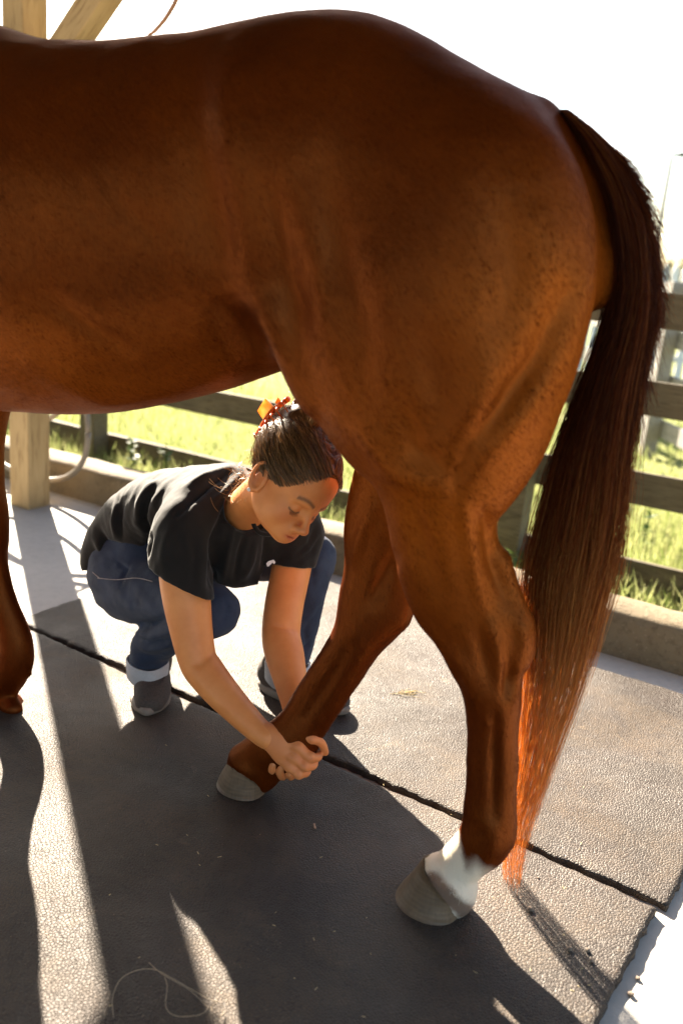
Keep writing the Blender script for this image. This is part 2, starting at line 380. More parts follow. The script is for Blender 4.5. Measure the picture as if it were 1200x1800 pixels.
# ------------------------------------------------------------------ implicit modelling (smooth unions of tapered limbs, meshed)
class Grid:
    def __init__(s, lo, hi, h):
        s.lo = np.array(lo, float); s.h = h
        s.n = np.ceil((np.array(hi) - s.lo) / h).astype(int) + 1
        s.D = np.full(tuple(s.n), .5, np.float32)
        s.ax = [(s.lo[i] + h * np.arange(s.n[i])).astype(np.float32) for i in range(3)]
    def sub(s, lo, hi):
        i0 = np.clip(np.floor((np.array(lo) - s.lo) / s.h).astype(int), 0, s.n); i1 = np.clip(np.ceil((np.array(hi) - s.lo) / s.h).astype(int) + 1, 0, s.n)
        sl = tuple(slice(a, b) for a, b in zip(i0, i1))
        X = s.ax[0][sl[0]][:, None, None]; Y = s.ax[1][sl[1]][None, :, None]; Z = s.ax[2][sl[2]][None, None, :]
        return sl, X, Y, Z
    def add(s, d, sl, k):
        a = s.D[sl]
        if d.size == 0: return
        if k <= 0: s.D[sl] = np.minimum(a, d); return
        h = np.clip(.5 + .5 * (d - a) / k, 0, 1); s.D[sl] = d * (1 - h) + a * h - k * h * (1 - h)
    def cut(s, d, sl, k):                     # smooth subtraction
        a = s.D[sl]
        if d.size == 0: return
        h = np.clip(.5 - .5 * (a + d) / k, 0, 1); s.D[sl] = a * (1 - h) + (-d) * h + k * h * (1 - h)
    def chain(s, rows, n=0, k=.02, lat=None, local=None):
        """rows: x, y, z, a[, b]; a = radius, b = radius along lat (elliptic section)."""
        r = np.asarray(rows, float)
        if r.shape[1] == 4: r = np.concatenate([r, r[:, 3:4]], 1)
        if n: r = spline(r, n)
        mr = r[:, 3:].max() + k + 4 * s.h; lo = r[:, :3].min(0) - mr; hi = r[:, :3].max(0) + mr
        sl, X, Y, Z = s.sub(lo, hi); shp = s.D[sl].shape
        if 0 in shp: return
        best = np.full(shp, .5, np.float32); i0 = np.array([q.start for q in sl])
        for p, q in zip(r[:-1], r[1:]):
            m = max(p[3], q[3], p[4], q[4]) + k + 3 * s.h
            l2 = np.minimum(p[:3], q[:3]) - m; h2 = np.maximum(p[:3], q[:3]) + m
            sl2, x, y, z = s.sub(l2, h2); d = q[:3] - p[:3]; L2 = float(d @ d) + 1e-12
            px, py, pz = x - p[0], y - p[1], z - p[2]
            t = np.clip((px * d[0] + py * d[1] + pz * d[2]) / L2, 0, 1)
            a = p[3] + t * (q[3] - p[3]); qx, qy, qz = px - t * d[0], py - t * d[1], pz - t * d[2]
            if lat is None: dd = np.sqrt(qx * qx + qy * qy + qz * qz) - a
            else:
                b = p[4] + t * (q[4] - p[4]); e = qx * lat[0] + qy * lat[1] + qz * lat[2]
                g2 = np.maximum(qx * qx + qy * qy + qz * qz - e * e, 0); ra = np.sqrt(g2 + (e * a / b) ** 2)
                dd = (ra - a) * np.minimum(1, b / a)
            loc = tuple(slice(u.start - o, u.stop - o) for u, o in zip(sl2, i0))
            best[loc] = np.minimum(best[loc], dd)
        s.add(best, sl, k)
    def ellipsoid(s, c, r, R=None, k=.02, cut=False):
        c = np.asarray(c, float); r = np.asarray(r, float); m = r.max() + k + 3 * s.h
        sl, X, Y, Z = s.sub(c - m, c + m); x, y, z = X - c[0], Y - c[1], Z - c[2]
        if R is None: u, v, w = x, y, z
        else: u, v, w = (R[0][0] * x + R[0][1] * y + R[0][2] * z, R[1][0] * x + R[1][1] * y + R[1][2] * z, R[2][0] * x + R[2][1] * y + R[2][2] * z)
        k0 = np.sqrt((u / r[0]) ** 2 + (v / r[1]) ** 2 + (w / r[2]) ** 2); k1 = np.sqrt((u / r[0] ** 2) ** 2 + (v / r[1] ** 2) ** 2 + (w / r[2] ** 2) ** 2)
        d = (k0 * (k0 - 1) / (k1 + 1e-9)).astype(np.float32)
        (s.cut if cut else s.add)(d, sl, k)
    def plane_cut(s, P, n, lo, hi):           # remove everything on the +n side inside a box
        sl, X, Y, Z = s.sub(lo, hi); d = (X - P[0]) * n[0] + (Y - P[1]) * n[1] + (Z - P[2]) * n[2]
        s.D[sl] = np.maximum(s.D[sl], d)
    def extract(s, smooth=1):
        D = s.D; nx, ny, nz = D.shape; ins = D < 0
        cnt = np.zeros((nx - 1, ny - 1, nz - 1), np.int8)
        for i in (0, 1):
            for j in (0, 1):
                for k in (0, 1): cnt += ins[i:nx - 1 + i, j:ny - 1 + j, k:nz - 1 + k]
        act = np.argwhere((cnt > 0) & (cnt < 8)); idx = np.full(cnt.shape, -1, np.int32); idx[tuple(act.T)] = np.arange(len(act))
        acc = np.zeros((len(act), 3)); num = np.zeros(len(act)); ai, aj, ak = act.T
        cr = [(i, j, k) for i in (0, 1) for j in (0, 1) for k in (0, 1)]
        for a in cr:
            for ax in range(3):
                if a[ax]: continue
                b = list(a); b[ax] = 1
                va = D[ai + a[0], aj + a[1], ak + a[2]]; vb = D[ai + b[0], aj + b[1], ak + b[2]]
                m = (va < 0) != (vb < 0); t = va[m] / (va[m] - vb[m]); p = np.tile(np.array(a, float), (m.sum(), 1)); p[:, ax] += t
                acc[m] += p; num[m] += 1
        V = s.lo + s.h * (act + acc / num[:, None])
        F = []
        for ax in range(3):
            sl0 = [slice(None)] * 3; sl1 = [slice(None)] * 3; sl0[ax] = slice(0, -1); sl1[ax] = slice(1, None)
            A = ins[tuple(sl0)]; B = ins[tuple(sl1)]; e = np.argwhere(A != B); o1, o2 = (ax + 1) % 3, (ax + 2) % 3
            e = e[(e[:, o1] > 0) & (e[:, o2] > 0) & (e[:, o1] < D.shape[o1] - 1) & (e[:, o2] < D.shape[o2] - 1)]
            q = []
            for d1, d2 in ((-1, -1), (0, -1), (0, 0), (-1, 0)):
                c = e.copy(); c[:, o1] += d1; c[:, o2] += d2; q.append(idx[c[:, 0], c[:, 1], c[:, 2]])
            q = np.stack(q, 1); inside = A[tuple(e.T)]
            q[~inside] = q[~inside][:, ::-1]; F.append(q)
        F = np.concatenate(F); F = F[(F >= 0).all(1)]
        for _ in range(smooth): V = relax(V, F, .5)
        return V, F
def relax(V, F, w, mask=None):
    acc = np.zeros_like(V); num = np.zeros(len(V))
    for a, b in ((0, 1), (1, 2), (2, 3), (3, 0)):
        for i, j in ((a, b), (b, a)):
            for c in range(3): acc[:, c] += np.bincount(F[:, i], V[F[:, j], c], len(V))
            num += np.bincount(F[:, i], minlength=len(V))
    A = acc / np.maximum(num, 1)[:, None]; ww = w if mask is None else (w * mask)[:, None]
    return V + (A - V) * ww
def vnormals(V, F):
    n = np.cross(V[F[:, 2]] - V[F[:, 0]], V[F[:, 3]] - V[F[:, 1]]); N_ = np.zeros_like(V)
    for i in range(4):
        for c in range(3): N_[:, c] += np.bincount(F[:, i], n[:, c], len(V))
    return N_ / (np.linalg.norm(N_, axis=1)[:, None] + 1e-12)
def projV(Wv):
    v = Wv - CAM; z = v @ FW
    return np.stack([600 + FPX * (v @ RT) / z, 900 - FPX * (v @ UP) / z], 1), z
def polydist(P2, line):
    """distance of 2-D points to a polyline and position along it (0..1)"""
    best = np.full(len(P2), 1e9); tt = np.zeros(len(P2)); line = np.asarray(line, float); m = len(line) - 1
    for i in range(m):
        d = line[i + 1] - line[i]; t = np.clip(((P2 - line[i]) @ d) / (d @ d), 0, 1)
        q = np.linalg.norm(P2 - line[i] - t[:, None] * d, axis=1); k = q < best; best[k] = q[k]; tt[k] = (i + t[k]) / m
    return best, tt
def lattice_noise(P, scale, seed=0, octaves=3):
    """cheap smooth value noise on points"""
    rng = np.random.RandomState(seed); out = np.zeros(len(P)); amp = 1.0
    for o in range(octaves):
        T = rng.rand(17, 17, 17) * 2 - 1; Q = P * scale * 2 ** o + rng.rand(3) * 10; i = np.floor(Q).astype(int); f = Q - i; f = f * f * (3 - 2 * f); i %= 16
        def g(a, b, c): return T[(i[:, 0] + a) % 16, (i[:, 1] + b) % 16, (i[:, 2] + c) % 16]
        x0 = g(0, 0, 0) * (1 - f[:, 0]) + g(1, 0, 0) * f[:, 0]; x1 = g(0, 1, 0) * (1 - f[:, 0]) + g(1, 1, 0) * f[:, 0]
        x2 = g(0, 0, 1) * (1 - f[:, 0]) + g(1, 0, 1) * f[:, 0]; x3 = g(0, 1, 1) * (1 - f[:, 0]) + g(1, 1, 1) * f[:, 0]
        out += amp * ((x0 * (1 - f[:, 1]) + x1 * f[:, 1]) * (1 - f[:, 2]) + (x2 * (1 - f[:, 1]) + x3 * f[:, 1]) * f[:, 2]); amp *= .5
    return out

# ------------------------------------------------------------------ the horse
TH = math.radians(18.0)
HEAD = np.array([-math.cos(TH), math.sin(TH)]); LAT = np.array([-math.sin(TH), -math.cos(TH)])
HOOF_N = ground(757, 1600)[:2]; M0 = HOOF_N - .12 * LAT
def to_h(P):
    P = np.asarray(P, float); d = P[..., :2] - M0
    return np.stack([d @ HEAD, d @ LAT, P[..., 2]], -1)
def to_w(Q):
    Q = np.asarray(Q, float); xy = M0 + Q[..., :1] * HEAD + Q[..., 1:2] * LAT
    return np.concatenate([xy, Q[..., 2:3]], -1)
def HL(x, y, l):
    d = ray(x, y); k = (l - (CAM[:2] - M0) @ LAT) / (d[:2] @ LAT); P = CAM + k * d
    return to_h(P), k
def row(xl, xr, y, l, b, yr=None):
    """limb cross-section measured left edge - right edge in the photograph, in the plane at lateral offset l"""
    p, k = HL((xl + xr) / 2, (y + (yr if yr is not None else y)) / 2, l)
    w = math.hypot(xr - xl, (yr - y) if yr is not None else 0) / 2 * k / FPX
    return [*p, w, b]
horse = empty('horse', (M0[0], M0[1], .018), math.pi - TH)
tag(horse, 'chestnut horse with one white hind sock standing on black rubber mats', 'horse')
HZ = .018                                              # the horse stands on the mats
hg = Grid((-.24, -.40, 0.0), (2.36, .40, 1.98), .0085)
# trunk ------------------------------------------------------------
top_px = [(0, 45), (50, 63), (100, 71), (200, 70), (300, 61), (380, 49), (440, 34), (500, 20), (560, 14), (620, 15), (680, 29), (740, 58), (800, 92), (860, 125), (920, 156), (985, 192)]
tp = np.array([HL(x, y, .03)[0] for x, y in top_px])[::-1]
ts = np.concatenate([[-.13, -.07], tp[:, 0], [1.15, 1.3, 1.45, 1.55, 1.62]]); tz = np.concatenate([[1.18, 1.29], tp[:, 2], [1.53, 1.53, 1.44, 1.30, 1.15]])
o_ = np.argsort(ts); ts, tz = ts[o_], tz[o_]
bs = [-.13, 0, .15, .30, .40, .50, .60, .72, .85, 1.05, 1.25, 1.4, 1.5, 1.62]; bz = [1.10, 1.03, 1.00, .965, .935, .890, .852, .815, .792, .778, .782, .83, .92, 1.1]
ws = [-.13, -.06, 0, .08, .18, .30, .42, .52, .65, .80, .95, 1.1, 1.25, 1.4, 1.5, 1.62]; ww = [.03, .09, .13, .175, .215, .235, .235, .232, .252, .285, .30, .295, .265, .21, .15, .03]
sl, X, Y, Z = hg.sub((-.2, -.4, .5), (1.75, .4, 1.8))
sv = X[:, 0, 0]
def smooth1(xs, ys, x):
    y = np.interp(x, xs, ys); k = np.ones(9) / 9; yp = np.pad(y, 4, mode='edge'); return np.convolve(yp, k, 'valid')
zt, zb, wv = smooth1(ts, tz, sv), smooth1(bs, bz, sv), smooth1(ws, ww, sv)
zc = ((zt + zb) / 2)[:, None, None]; hh = ((zt - zb) / 2)[:, None, None]; wv = wv[:, None, None]
v_ = (Z - zc) / hh
wid = wv * (1 - .10 * np.clip(v_, 0, 1) ** 2 + .0 * v_)
q = ((np.abs(Y / wid)) ** 2.25 + np.abs(v_) ** 2.25) ** (1 / 2.25)
d = (q - 1) * np.minimum(wv, hh)
d = np.maximum(d, np.maximum(-.14 - X, X - 1.64)).astype(np.float32)
hg.add(d, sl, 0)
LATV = (0, 1, 0)
# near hind limb, measured
near = [row(535, 1035, 425, .100, .145), row(505, 1040, 490, .112, .145), row(498, 1024, 560, .126, .140), row(526, 998, 640, .136, .130),
        row(582, 976, 705, .142, .118), row(634, 938, 780, .145, .104), row(664, 890, 850, .14, .091), row(680, 870, 913, .134, .080), row(690, 878, 977, .128, .070), row(714, 898, 1045, .122, .061),
        row(757, 918, 1097, .119, .056), row(787, 917, 1160, .118, .053), row(813, 917, 1222, .118, .048), row(823, 910, 1300, .118, .038), row(821, 905, 1395, .12, .034), row(812, 906, 1445, .12, .040),
        row(802, 900, 1475, .12, .044), row(786, 872, 1492, .12, .041, 1506), row(772, 842, 1500, .12, .038, 1538), row(762, 832, 1516, .12, .039, 1560), row(746, 829, 1532, .12, .043, 1596)]
hg.chain(near, 100, .045, LATV)
# point of hock, tendon above it, fetlock tuft side
pk = lambda x, y, l: list(HL(x, y, l)[0])
hg.chain([[*pk(884, 985, .12), .012], [*pk(900, 1050, .12), .013], [*pk(918, 1105, .12), .020], [*pk(911, 1150, .12), .024]], 12, .025)
hg.chain([[*pk(892, 1240, .12), .017], [*pk(889, 1330, .12), .0155], [*pk(888, 1420, .12), .017], [*pk(884, 1470, .12), .022]], 12, .012)
hg.chain([[*pk(845, 1240, .125), .024], [*pk(844, 1330, .125), .022], [*pk(838, 1420, .125), .024]], 10, .012)
# far haunch mirrors the near one, then its own lifted leg
far = [[r[0] + .055, -r[1], r[2] - .02, r[3] * .93, r[4]] for r in near[:5]]
hg.chain(far, 30, .045, LATV)
farleg = [row(640, 860, 740, -.14, .10), row(625, 800, 820, -.135, .085), row(612, 760, 880, -.13, .075), row(604, 738, 940, -.125, .066), row(602, 728, 1000, -.118, .058), row(592, 722, 1062, -.11, .052),
          row(588, 690, 1094, -.105, .05, 1112), row(581, 668, 1118, -.10, .047, 1142), row(562, 648, 1150, -.092, .041, 1176), row(538, 622, 1184, -.084, .036, 1216), row(514, 597, 1222, -.078, .035, 1254),
          row(492, 572, 1256, -.072, .037, 1292), row(470, 552, 1276, -.066, .042, 1330), row(448, 524, 1288, -.064, .043, 1348), row(430, 500, 1298, -.062, .041, 1366), row(414, 478, 1308, -.062, .042, 1388)]
hg.chain(farleg, 64, .028, LATV)
hg.chain([[*pk(700, 1000, -.115), .016], [*pk(713, 1050, -.11), .020], [*pk(700, 1085, -.105), .022]], 8, .02)
# forelegs: the far one is in view at the left edge
ff = [row(-150, 40, 640, -.12, .10), row(-120, 14, 720, -.125, .085), row(-100, 4, 790, -.125, .07), row(-78, 6, 850, -.125, .058), row(-62, 14, 905, -.125, .050), row(-56, 17, 945, -.125, .046),
      row(-50, 15, 985, -.125, .038), row(-36, 27, 1040, -.125, .034), row(-18, 47, 1092, -.125, .035), row(-8, 60, 1130, -.125, .039), row(-12, 61, 1160, -.125, .041), row(-24, 48, 1186, -.125, .036), row(-36, 30, 1207, -.125, .032), row(-48, 30, 1224, -.125, .036), row(-58, 36, 1240, -.125, .042), row(-60, 30, 1252, -.125, .044)]
hg.chain(ff, 48, .03, LATV)
hg.chain([[*pk(42, 1178, -.125), .012], [*pk(54, 1186, -.125), .006]], 5, .008); hg.ellipsoid(pk(22, 1245, -.105), (.027, .022, .024), k=.02); hg.ellipsoid(pk(26, 1239, -.145), (.025, .021, .024), k=.02)
nf = [[1.27, .15, .98, .13, .09], [1.25, .14, .85, .095, .075], [1.24, .13, .70, .07, .055], [1.23, .13, .52, .05, .044], [1.225, .13, .44, .045, .040], [1.215, .13, .38, .035, .031], [1.205, .13, .22, .033, .028], [1.205, .13, .16, .042, .036], [1.23, .13, .12, .035, .032], [1.25, .13, .08, .045, .042]]
hg.chain(nf, 40, .03, LATV)
for sgn in (1, -1):
    hg.chain([[1.42, .10 * sgn, 1.42, .07, .05], [1.40, .17 * sgn, 1.25, .12, .075], [1.38, .19 * sgn, 1.08, .12, .08], [1.30, .16 * sgn, .95, .11, .08]], 16, .06, LATV)
# neck and head (beyond the left edge of the photograph)
hg.chain([[1.38, 0, 1.26, .22, .13], [1.55, 0, 1.40, .17, .10], [1.72, 0, 1.56, .135, .075], [1.86, 0, 1.70, .115, .068]], 16, .06, LATV)
hg.chain([[1.88, 0, 1.72, .10, .08], [2.00, 0, 1.60, .09, .075], [2.12, 0, 1.44, .065, .055], [2.22, 0, 1.32, .052, .048], [2.27, 0, 1.26, .042, .045]], 20, .03, LATV)
for sgn in (1, -1): hg.chain([[1.86, .05 * sgn, 1.79, .022], [1.87, .065 * sgn, 1.86, .020], [1.885, .07 * sgn, 1.92, .006]], 8, .015)
# flank fold and dock
hg.chain([[*pk(485, 560, .19), .022], [*pk(512, 630, .185), .018], [*pk(548, 690, .17), .018]], 10, .05)
hg.chain([[*pk(945, 228, 0), .037], [*pk(1005, 272, 0), .024], [*pk(1056, 330, 0), .020], [*pk(1085, 420, 0), .016], [*pk(1092, 500, 0), .012]], 16, .03)
def band(c, r, tilt=24):
    a_ = math.radians(tilt); hg.ellipsoid(c, r, [[math.cos(a_), 0, math.sin(a_)], [0, 1, 0], [-math.sin(a_), 0, math.cos(a_)]], k=.014)
band((HL(787, 1562, .12)[0][0], .12, .084), (.053, .0475, .020)); band((HL(444, 1346, -.062)[0][0], -.062, HL(444, 1346, -.062)[0][2] + .006), (.053, .0475, .020))
HV, HF = hg.extract(2); del hg
# sculpting strokes, given along lines traced in the photograph; near side only: (line, half-width px, height m)
def strokes(V, F, lst, side=1):
    for line, rad, amt in lst:
        Nn = vnormals(V, F); Wp, _ = projV(to_w(V)); dd, tt = polydist(Wp, line)
        fade = np.sin(np.pi * np.clip(.12 + .76 * tt, 0, 1)); g = np.exp(-(dd / rad) ** 2) * fade
        face = np.clip(((CAM - to_w(V)) @ np.array([1, 0, 0])) * 0 + Nn[:, 1] * side * 2.2, 0, 1); g *= face
        V = V + Nn * (g * amt)[:, None]
    return V
HV = strokes(HV, HF, [
    ([(440, 75), (408, 120), (392, 190), (396, 270), (402, 350)], 34, .012),     # point of hip and front edge of haunch
    ([(402, 350), (425, 440), (452, 520), (476, 600)], 32, .010),
    ([(350, 180), (352, 300), (372, 420), (400, 520)], 45, -.020),                # hollow of the flank
    ([(400, 540), (430, 600), (455, 640)], 24, -.028),
    ([(990, 520), (940, 640), (880, 720), (822, 795)], 22, -.015),                # groove of the hamstrings
    ([(1030, 480), (985, 620), (920, 730), (850, 800)], 26, .012),
    ([(560, 300), (600, 450), (640, 600), (640, 720)], 34, -.011),
    ([(480, 330), (500, 460), (520, 600)], 20, -.011),
    ([(540, 350), (560, 480), (575, 620)], 22, .009),
    ([(760, 600), (770, 720), (745, 800)], 36, -.011),
    ([(640, 760), (690, 830), (760, 860)], 22, .012),
    ([(720, 880), (742, 960), (770, 1040)], 16, -.010),
    ([(800, 860), (822, 930), (835, 1010), (850, 1070)], 13, .009),
    ([(850, 900), (868, 990), (890, 1060)], 9, -.014),                            # gap in front of the hamstring tendon
    ([(838, 1110), (850, 1160), (862, 1210)], 10, -.012),
    ([(892, 1165), (897, 1195), (890, 1225)], 9, -.017),                          # hollow under the point of hock
    ([(860, 1090), (872, 1130), (878, 1180)], 8, .010),
    ([(800, 1140), (818, 1185), (835, 1230)], 8, .009),
    ([(868, 1250), (868, 1330), (866, 1440)], 7, -.013),                          # groove between cannon and tendons
    ([(850, 1430), (868, 1470), (862, 1500)], 10, .004),
    ([(60, 640), (180, 700), (300, 690), (420, 640)], 26, .010),                  # belly muscle edge
    ([(80, 520), (150, 570), (230, 620)], 16, -.008), ([(185, 310), (220, 370), (270, 415)], 16, -.004),
    ([(820, 800), (800, 850), (806, 900)], 12, -.010), ([(700, 700), (730, 790), (790, 830)], 18, -.009), ([(860, 600), (850, 690), (815, 750)], 26, .010), ([(930, 330), (960, 420), (950, 520)], 34, .008), ([(880, 380), (900, 480), (870, 600)], 30, -.008), ([(905, 1085), (918, 1110), (916, 1150)], 8, .008), ([(760, 1110), (785, 1150), (800, 1190)], 8, .007),
    ([(660, 880), (640, 930), (622, 985)], 8, .010), ([(690, 980), (672, 1020), (655, 1060)], 12, -.014), ([(640, 1070), (615, 1140)], 9, .004), ([(618, 1130), (570, 1210), (535, 1265)], 7, -.011),
])
HV += vnormals(HV, HF) * (.0022 * lattice_noise(HV, 9.0, 3, 3))[:, None]
HV = relax(HV, HF, .4)
hm = mesh('body', HV - np.array([0, 0, HZ]), HF, True)
# coat colour: white sock, darker points
Wp, Wz = projV(to_w(HV))
def tri(px, x, y, rx, ry): return np.exp(-(((px[:, 0] - x) / rx) ** 2 + ((px[:, 1] - y) / ry) ** 2))
nearleg = (HV[:, 1] > .05) & (HV[:, 2] < .19) & (HV[:, 0] < .3)
edge = lattice_noise(HV, 60, 5, 2) * 4
sock_y = np.interp(Wp[:, 0], [700, 800, 808, 813, 820, 836, 850, 900], [1400, 1440, 1478, 1508, 1526, 1516, 1530, 1548])
white = np.clip((Wp[:, 1] + edge - sock_y) / 34 + .45, 0, 1) * nearleg
rd, _ = polydist(Wp, [(762, 1548), (785, 1578), (810, 1599), (834, 1604)]); rust = np.clip((19 + edge - rd) / 9, 0, 1) * nearleg * .8
low = np.clip((.72 - HV[:, 2]) / .45, 0, 1)
a1 = hm.attributes.new('white', 'FLOAT', 'POINT'); a1.data.foreach_set('value', (white * (1 - rust)).astype(np.float32))
a2 = hm.attributes.new('points', 'FLOAT', 'POINT'); a2.data.foreach_set('value', low.astype(np.float32))
belly = np.clip((1.05 - HV[:, 2]) / .3, 0, 1) * np.clip((HV[:, 2] - .42) / .36, 0, 1); belly = np.maximum(belly, np.clip((.10 - HV[:, 0]) / .16, 0, 1) * np.clip((1.32 - HV[:, 2]) / .2, 0, 1) * np.clip((HV[:, 2] - .45) / .4, 0, 1))  # lighter belly and rear hair, with bounce-light glow painted into the colour
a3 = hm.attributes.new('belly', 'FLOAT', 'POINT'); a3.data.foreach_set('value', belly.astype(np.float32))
def m_coat():
    t = NT('chestnut_coat'); v = t.coord('Object'); vh = t.coord('Object', (1.0, 1.0, .22)); vh2 = t.coord('Object', (.30, 1.0, 1.0), (0, .5, 0))
    a = t.noise(v, 4.5, 5, .6); f = t.noise(vh, 260, 4, .65); f2 = t.noise(vh2, 240, 4, .65); p = t.noise(v, 22, 6, .7)
    at_ = lambda n: t.new('ShaderNodeAttribute', attribute_name=n).outputs['Fac']
    col = t.ramp(a, [(.3, (.034, .0045, .0004)), (.5, (.064, .0098, .0007)), (.75, (.104, .0185, .0013))])
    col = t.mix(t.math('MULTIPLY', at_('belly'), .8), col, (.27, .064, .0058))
    col = t.mix(t.math('MULTIPLY', at_('points'), .7), col, (.046, .0068, .0007))
    col = t.mix(t.ramp(f, [(.35, (0, 0, 0)), (.75, (.35, .35, .35))]), col, (.14, .027, .0025))
    col = t.mix(t.ramp(p, [(.45, (0, 0, 0)), (.8, (.16, .16, .16))]), col, (.036, .0065, .0008))
    r1 = t.new('ShaderNodeMapping'); r1.inputs['Rotation'].default_value = (0, math.radians(43), 0); t.ln(t.new('ShaderNodeTexCoord').outputs['Object'], r1.inputs[0])
    r2 = t.new('ShaderNodeMapping'); r2.inputs['Scale'].default_value = (.11, 1, 1); t.ln(r1.outputs[0], r2.inputs[0]); sk_ = t.noise(r2.outputs[0], 170, 4, .7, .8); sk2 = t.noise(r2.outputs[0], 42, 3, .6, 1.2)
    col = t.mix(t.ramp(sk_, [(.35, (.26, .26, .26)), (.62, (0, 0, 0))]), col, (.028, .0055, .0006)); col = t.mix(t.ramp(sk2, [(.55, (0, 0, 0)), (.85, (.18, .18, .18))]), col, (.16, .040, .005))
    col = t.mix(at_('white'), col, (.72, .64, .52))
    t.set(Base_Color=col, Roughness=.5, Specular_IOR_Level=.03)
    gl = t.new('ShaderNodeBsdfGlossy'); gl.inputs['Roughness'].default_value = .35; gl.inputs['Color'].default_value = (.66, .20, .045, 1); mxs = t.new('ShaderNodeMixShader'); mxs.inputs[0].default_value = .085; t.ln(t.b.outputs[0], mxs.inputs[1]); t.ln(gl.outputs[0], mxs.inputs[2]); t.ln(mxs.outputs[0], t.out.inputs[0])
    h = t.math('ADD', t.math('MULTIPLY', f, .4), t.math('MULTIPLY', sk_, 1.0)); b1 = t.bump(h, .3, .0030); b2 = t.bump(p, .12, .010, b1); t.ln(b2, gl.inputs['Normal']); MAT['coat'] = t.m
m_coat()
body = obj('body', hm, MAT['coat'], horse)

# hooves -------------------------------------------------------------
def m_hoof():
    t = NT('hoof_horn'); v = t.coord('Object', (1, 1, .06)); v2 = t.coord('Object', (.15, .15, 1)); a = t.noise(v, 130, 5, .6); b = t.noise(v2, 55, 4, .6); c = t.noise(t.coord('Object'), 14, 4)
    col = t.ramp(b, [(.3, (.105, .067, .038)), (.7, (.185, .122, .074))]); col = t.mix(t.ramp(a, [(.4, (0, 0, 0)), (.7, (.4, .4, .4))]), col, (.055, .038, .025))
    col = t.mix(t.ramp(c, [(.5, (0, 0, 0)), (.75, (.5, .5, .5))]), col, (.12, .06, .03))
    wv_ = t.new('ShaderNodeTexWave', bands_direction='Z'); wv_.inputs['Scale'].default_value = 38; wv_.inputs['Distortion'].default_value = 2.5; wv_.inputs['Detail'].default_value = 3; t.ln(t.coord('Object'), wv_.inputs['Vector']); col = t.mix(t.math('MULTIPLY', wv_.outputs['Fac'], .15), col, (.05, .036, .025))
    t.set(Base_Color=col, Roughness=.5, Specular_IOR_Level=.35); t.bump(t.math('ADD', b, t.math('MULTIPLY', wv_.outputs['Fac'], .3)), .3, .002); MAT['hoof'] = t.m
m_hoof()
def hoof(cor, base, rc, rb, parent, tilt=0.0, slope=.034):
    """cor/base: centres (horse space) of coronet and ground ring; toe points to +x"""
    n, mrows = 32, 7; V = []; F = []
    for i in range(mrows):
        t = i / (mrows - 1); c = np.array(cor) * (1 - t) + np.array(base) * t
        for j in range(n):
            th = 2 * math.pi * j / n; cx, cy = math.cos(th), math.sin(th)
            r0 = rc[0] * (1 - t) + rb[0] * t; r1 = rc[1] * (1 - t) + rb[1] * t
            bulge = 1.0 + .015 * math.sin(t * 9.0 + 1)
            if cx < -.35: r0 *= 1 - .25 * (abs(cx) - .35)          # flatter heel
            zt_ = c[2] + (1 - t) * slope * (cx - .15 * cx * cx)     # coronet band is higher in front
            if i == mrows - 1: zt_ = c[2] 
            V.append((c[0] + r0 * cx * bulge, c[1] + r1 * cy * bulge, zt_))
    for i in range(mrows - 1):
        for j in range(n):
            k = (j + 1) % n; F.append((i * n + j, i * n + k, (i + 1) * n + k, (i + 1) * n + j)[::-1])
    F.append(tuple(range((mrows - 1) * n, mrows * n))[::-1][::-1]); F.append(tuple(range(n))[::-1])
    V = np.array(V); V[:, 2] -= HZ
    me = mesh('hoof', V, F, True); o = obj('hoof', me, MAT['hoof'], parent)
    return o
def base_of(x, y): return to_h(np.array([*ground(x, y, HZ)[:2], HZ]))
bN = base_of(757, 1604); cN = np.array(HL(785, 1566, .12)[0]); print('hoofN', bN, cN)
hoof([cN[0] + .004, .12, .074], [bN[0] + .006, .12, HZ + .001], (.046, .043), (.068, .062), horse)
bF = base_of(428, 1370); cF = np.array(HL(442, 1347, -.062)[0]); print('hoofF', bF, cF)
hoof([cF[0] - .006, -.062, cF[2] + .008], [cF[0] + .013, -.062, HZ + .001], (.046, .043), (.062, .057), horse)
c3 = np.array(HL(-14, 1238, -.125)[0]); print('hoofFF', c3)
hoof([c3[0] + .002, -.125, .075], [c3[0] + .03, -.125, HZ + .001], (.05, .047), (.068, .062), horse)
hoof([1.252, .13, .075], [1.28, .13, HZ + .001], (.05, .047), (.068, .062), horse)

# short coat hairs
def m_fur():
    t = NT('coat_hair'); tn = t.new('ShaderNodeAttribute', attribute_name='tone').outputs['Fac']; wh_ = t.new('ShaderNodeAttribute', attribute_name='white').outputs['Fac']
    col = t.ramp(tn, [(0, (.060, .0090, .0008)), (.6, (.088, .0140, .0012)), (1, (.15, .029, .0026))]); col = t.mix(wh_, col, (.75, .68, .56)); t.set(Base_Color=col, Roughness=.5, Specular_IOR_Level=.03)
    tr = t.new('ShaderNodeBsdfTranslucent'); t.ln(col, tr.inputs[0]); mx = t.new('ShaderNodeMixShader'); mx.inputs[0].default_value = .5
    t.ln(t.b.outputs[0], mx.inputs[1]); t.ln(tr.outputs[0], mx.inputs[2]); t.ln(mx.outputs[0], t.out.inputs[0]); MAT['coat_hair'] = t.m
m_fur()
rng = np.random.RandomState(4); Nn = vnormals(HV, HF); ok = np.where((HV[:, 0] < 1.35) & (HV[:, 2] > .07))[0]; nh = 420000
vi = ok[rng.randint(0, len(ok), nh)]; Bn = Nn[vi]; Bp = HV[vi] + rng.normal(size=(nh, 3)) * .0035
Bp -= Bn * ((Bp - HV[vi]) * Bn).sum(1)[:, None]
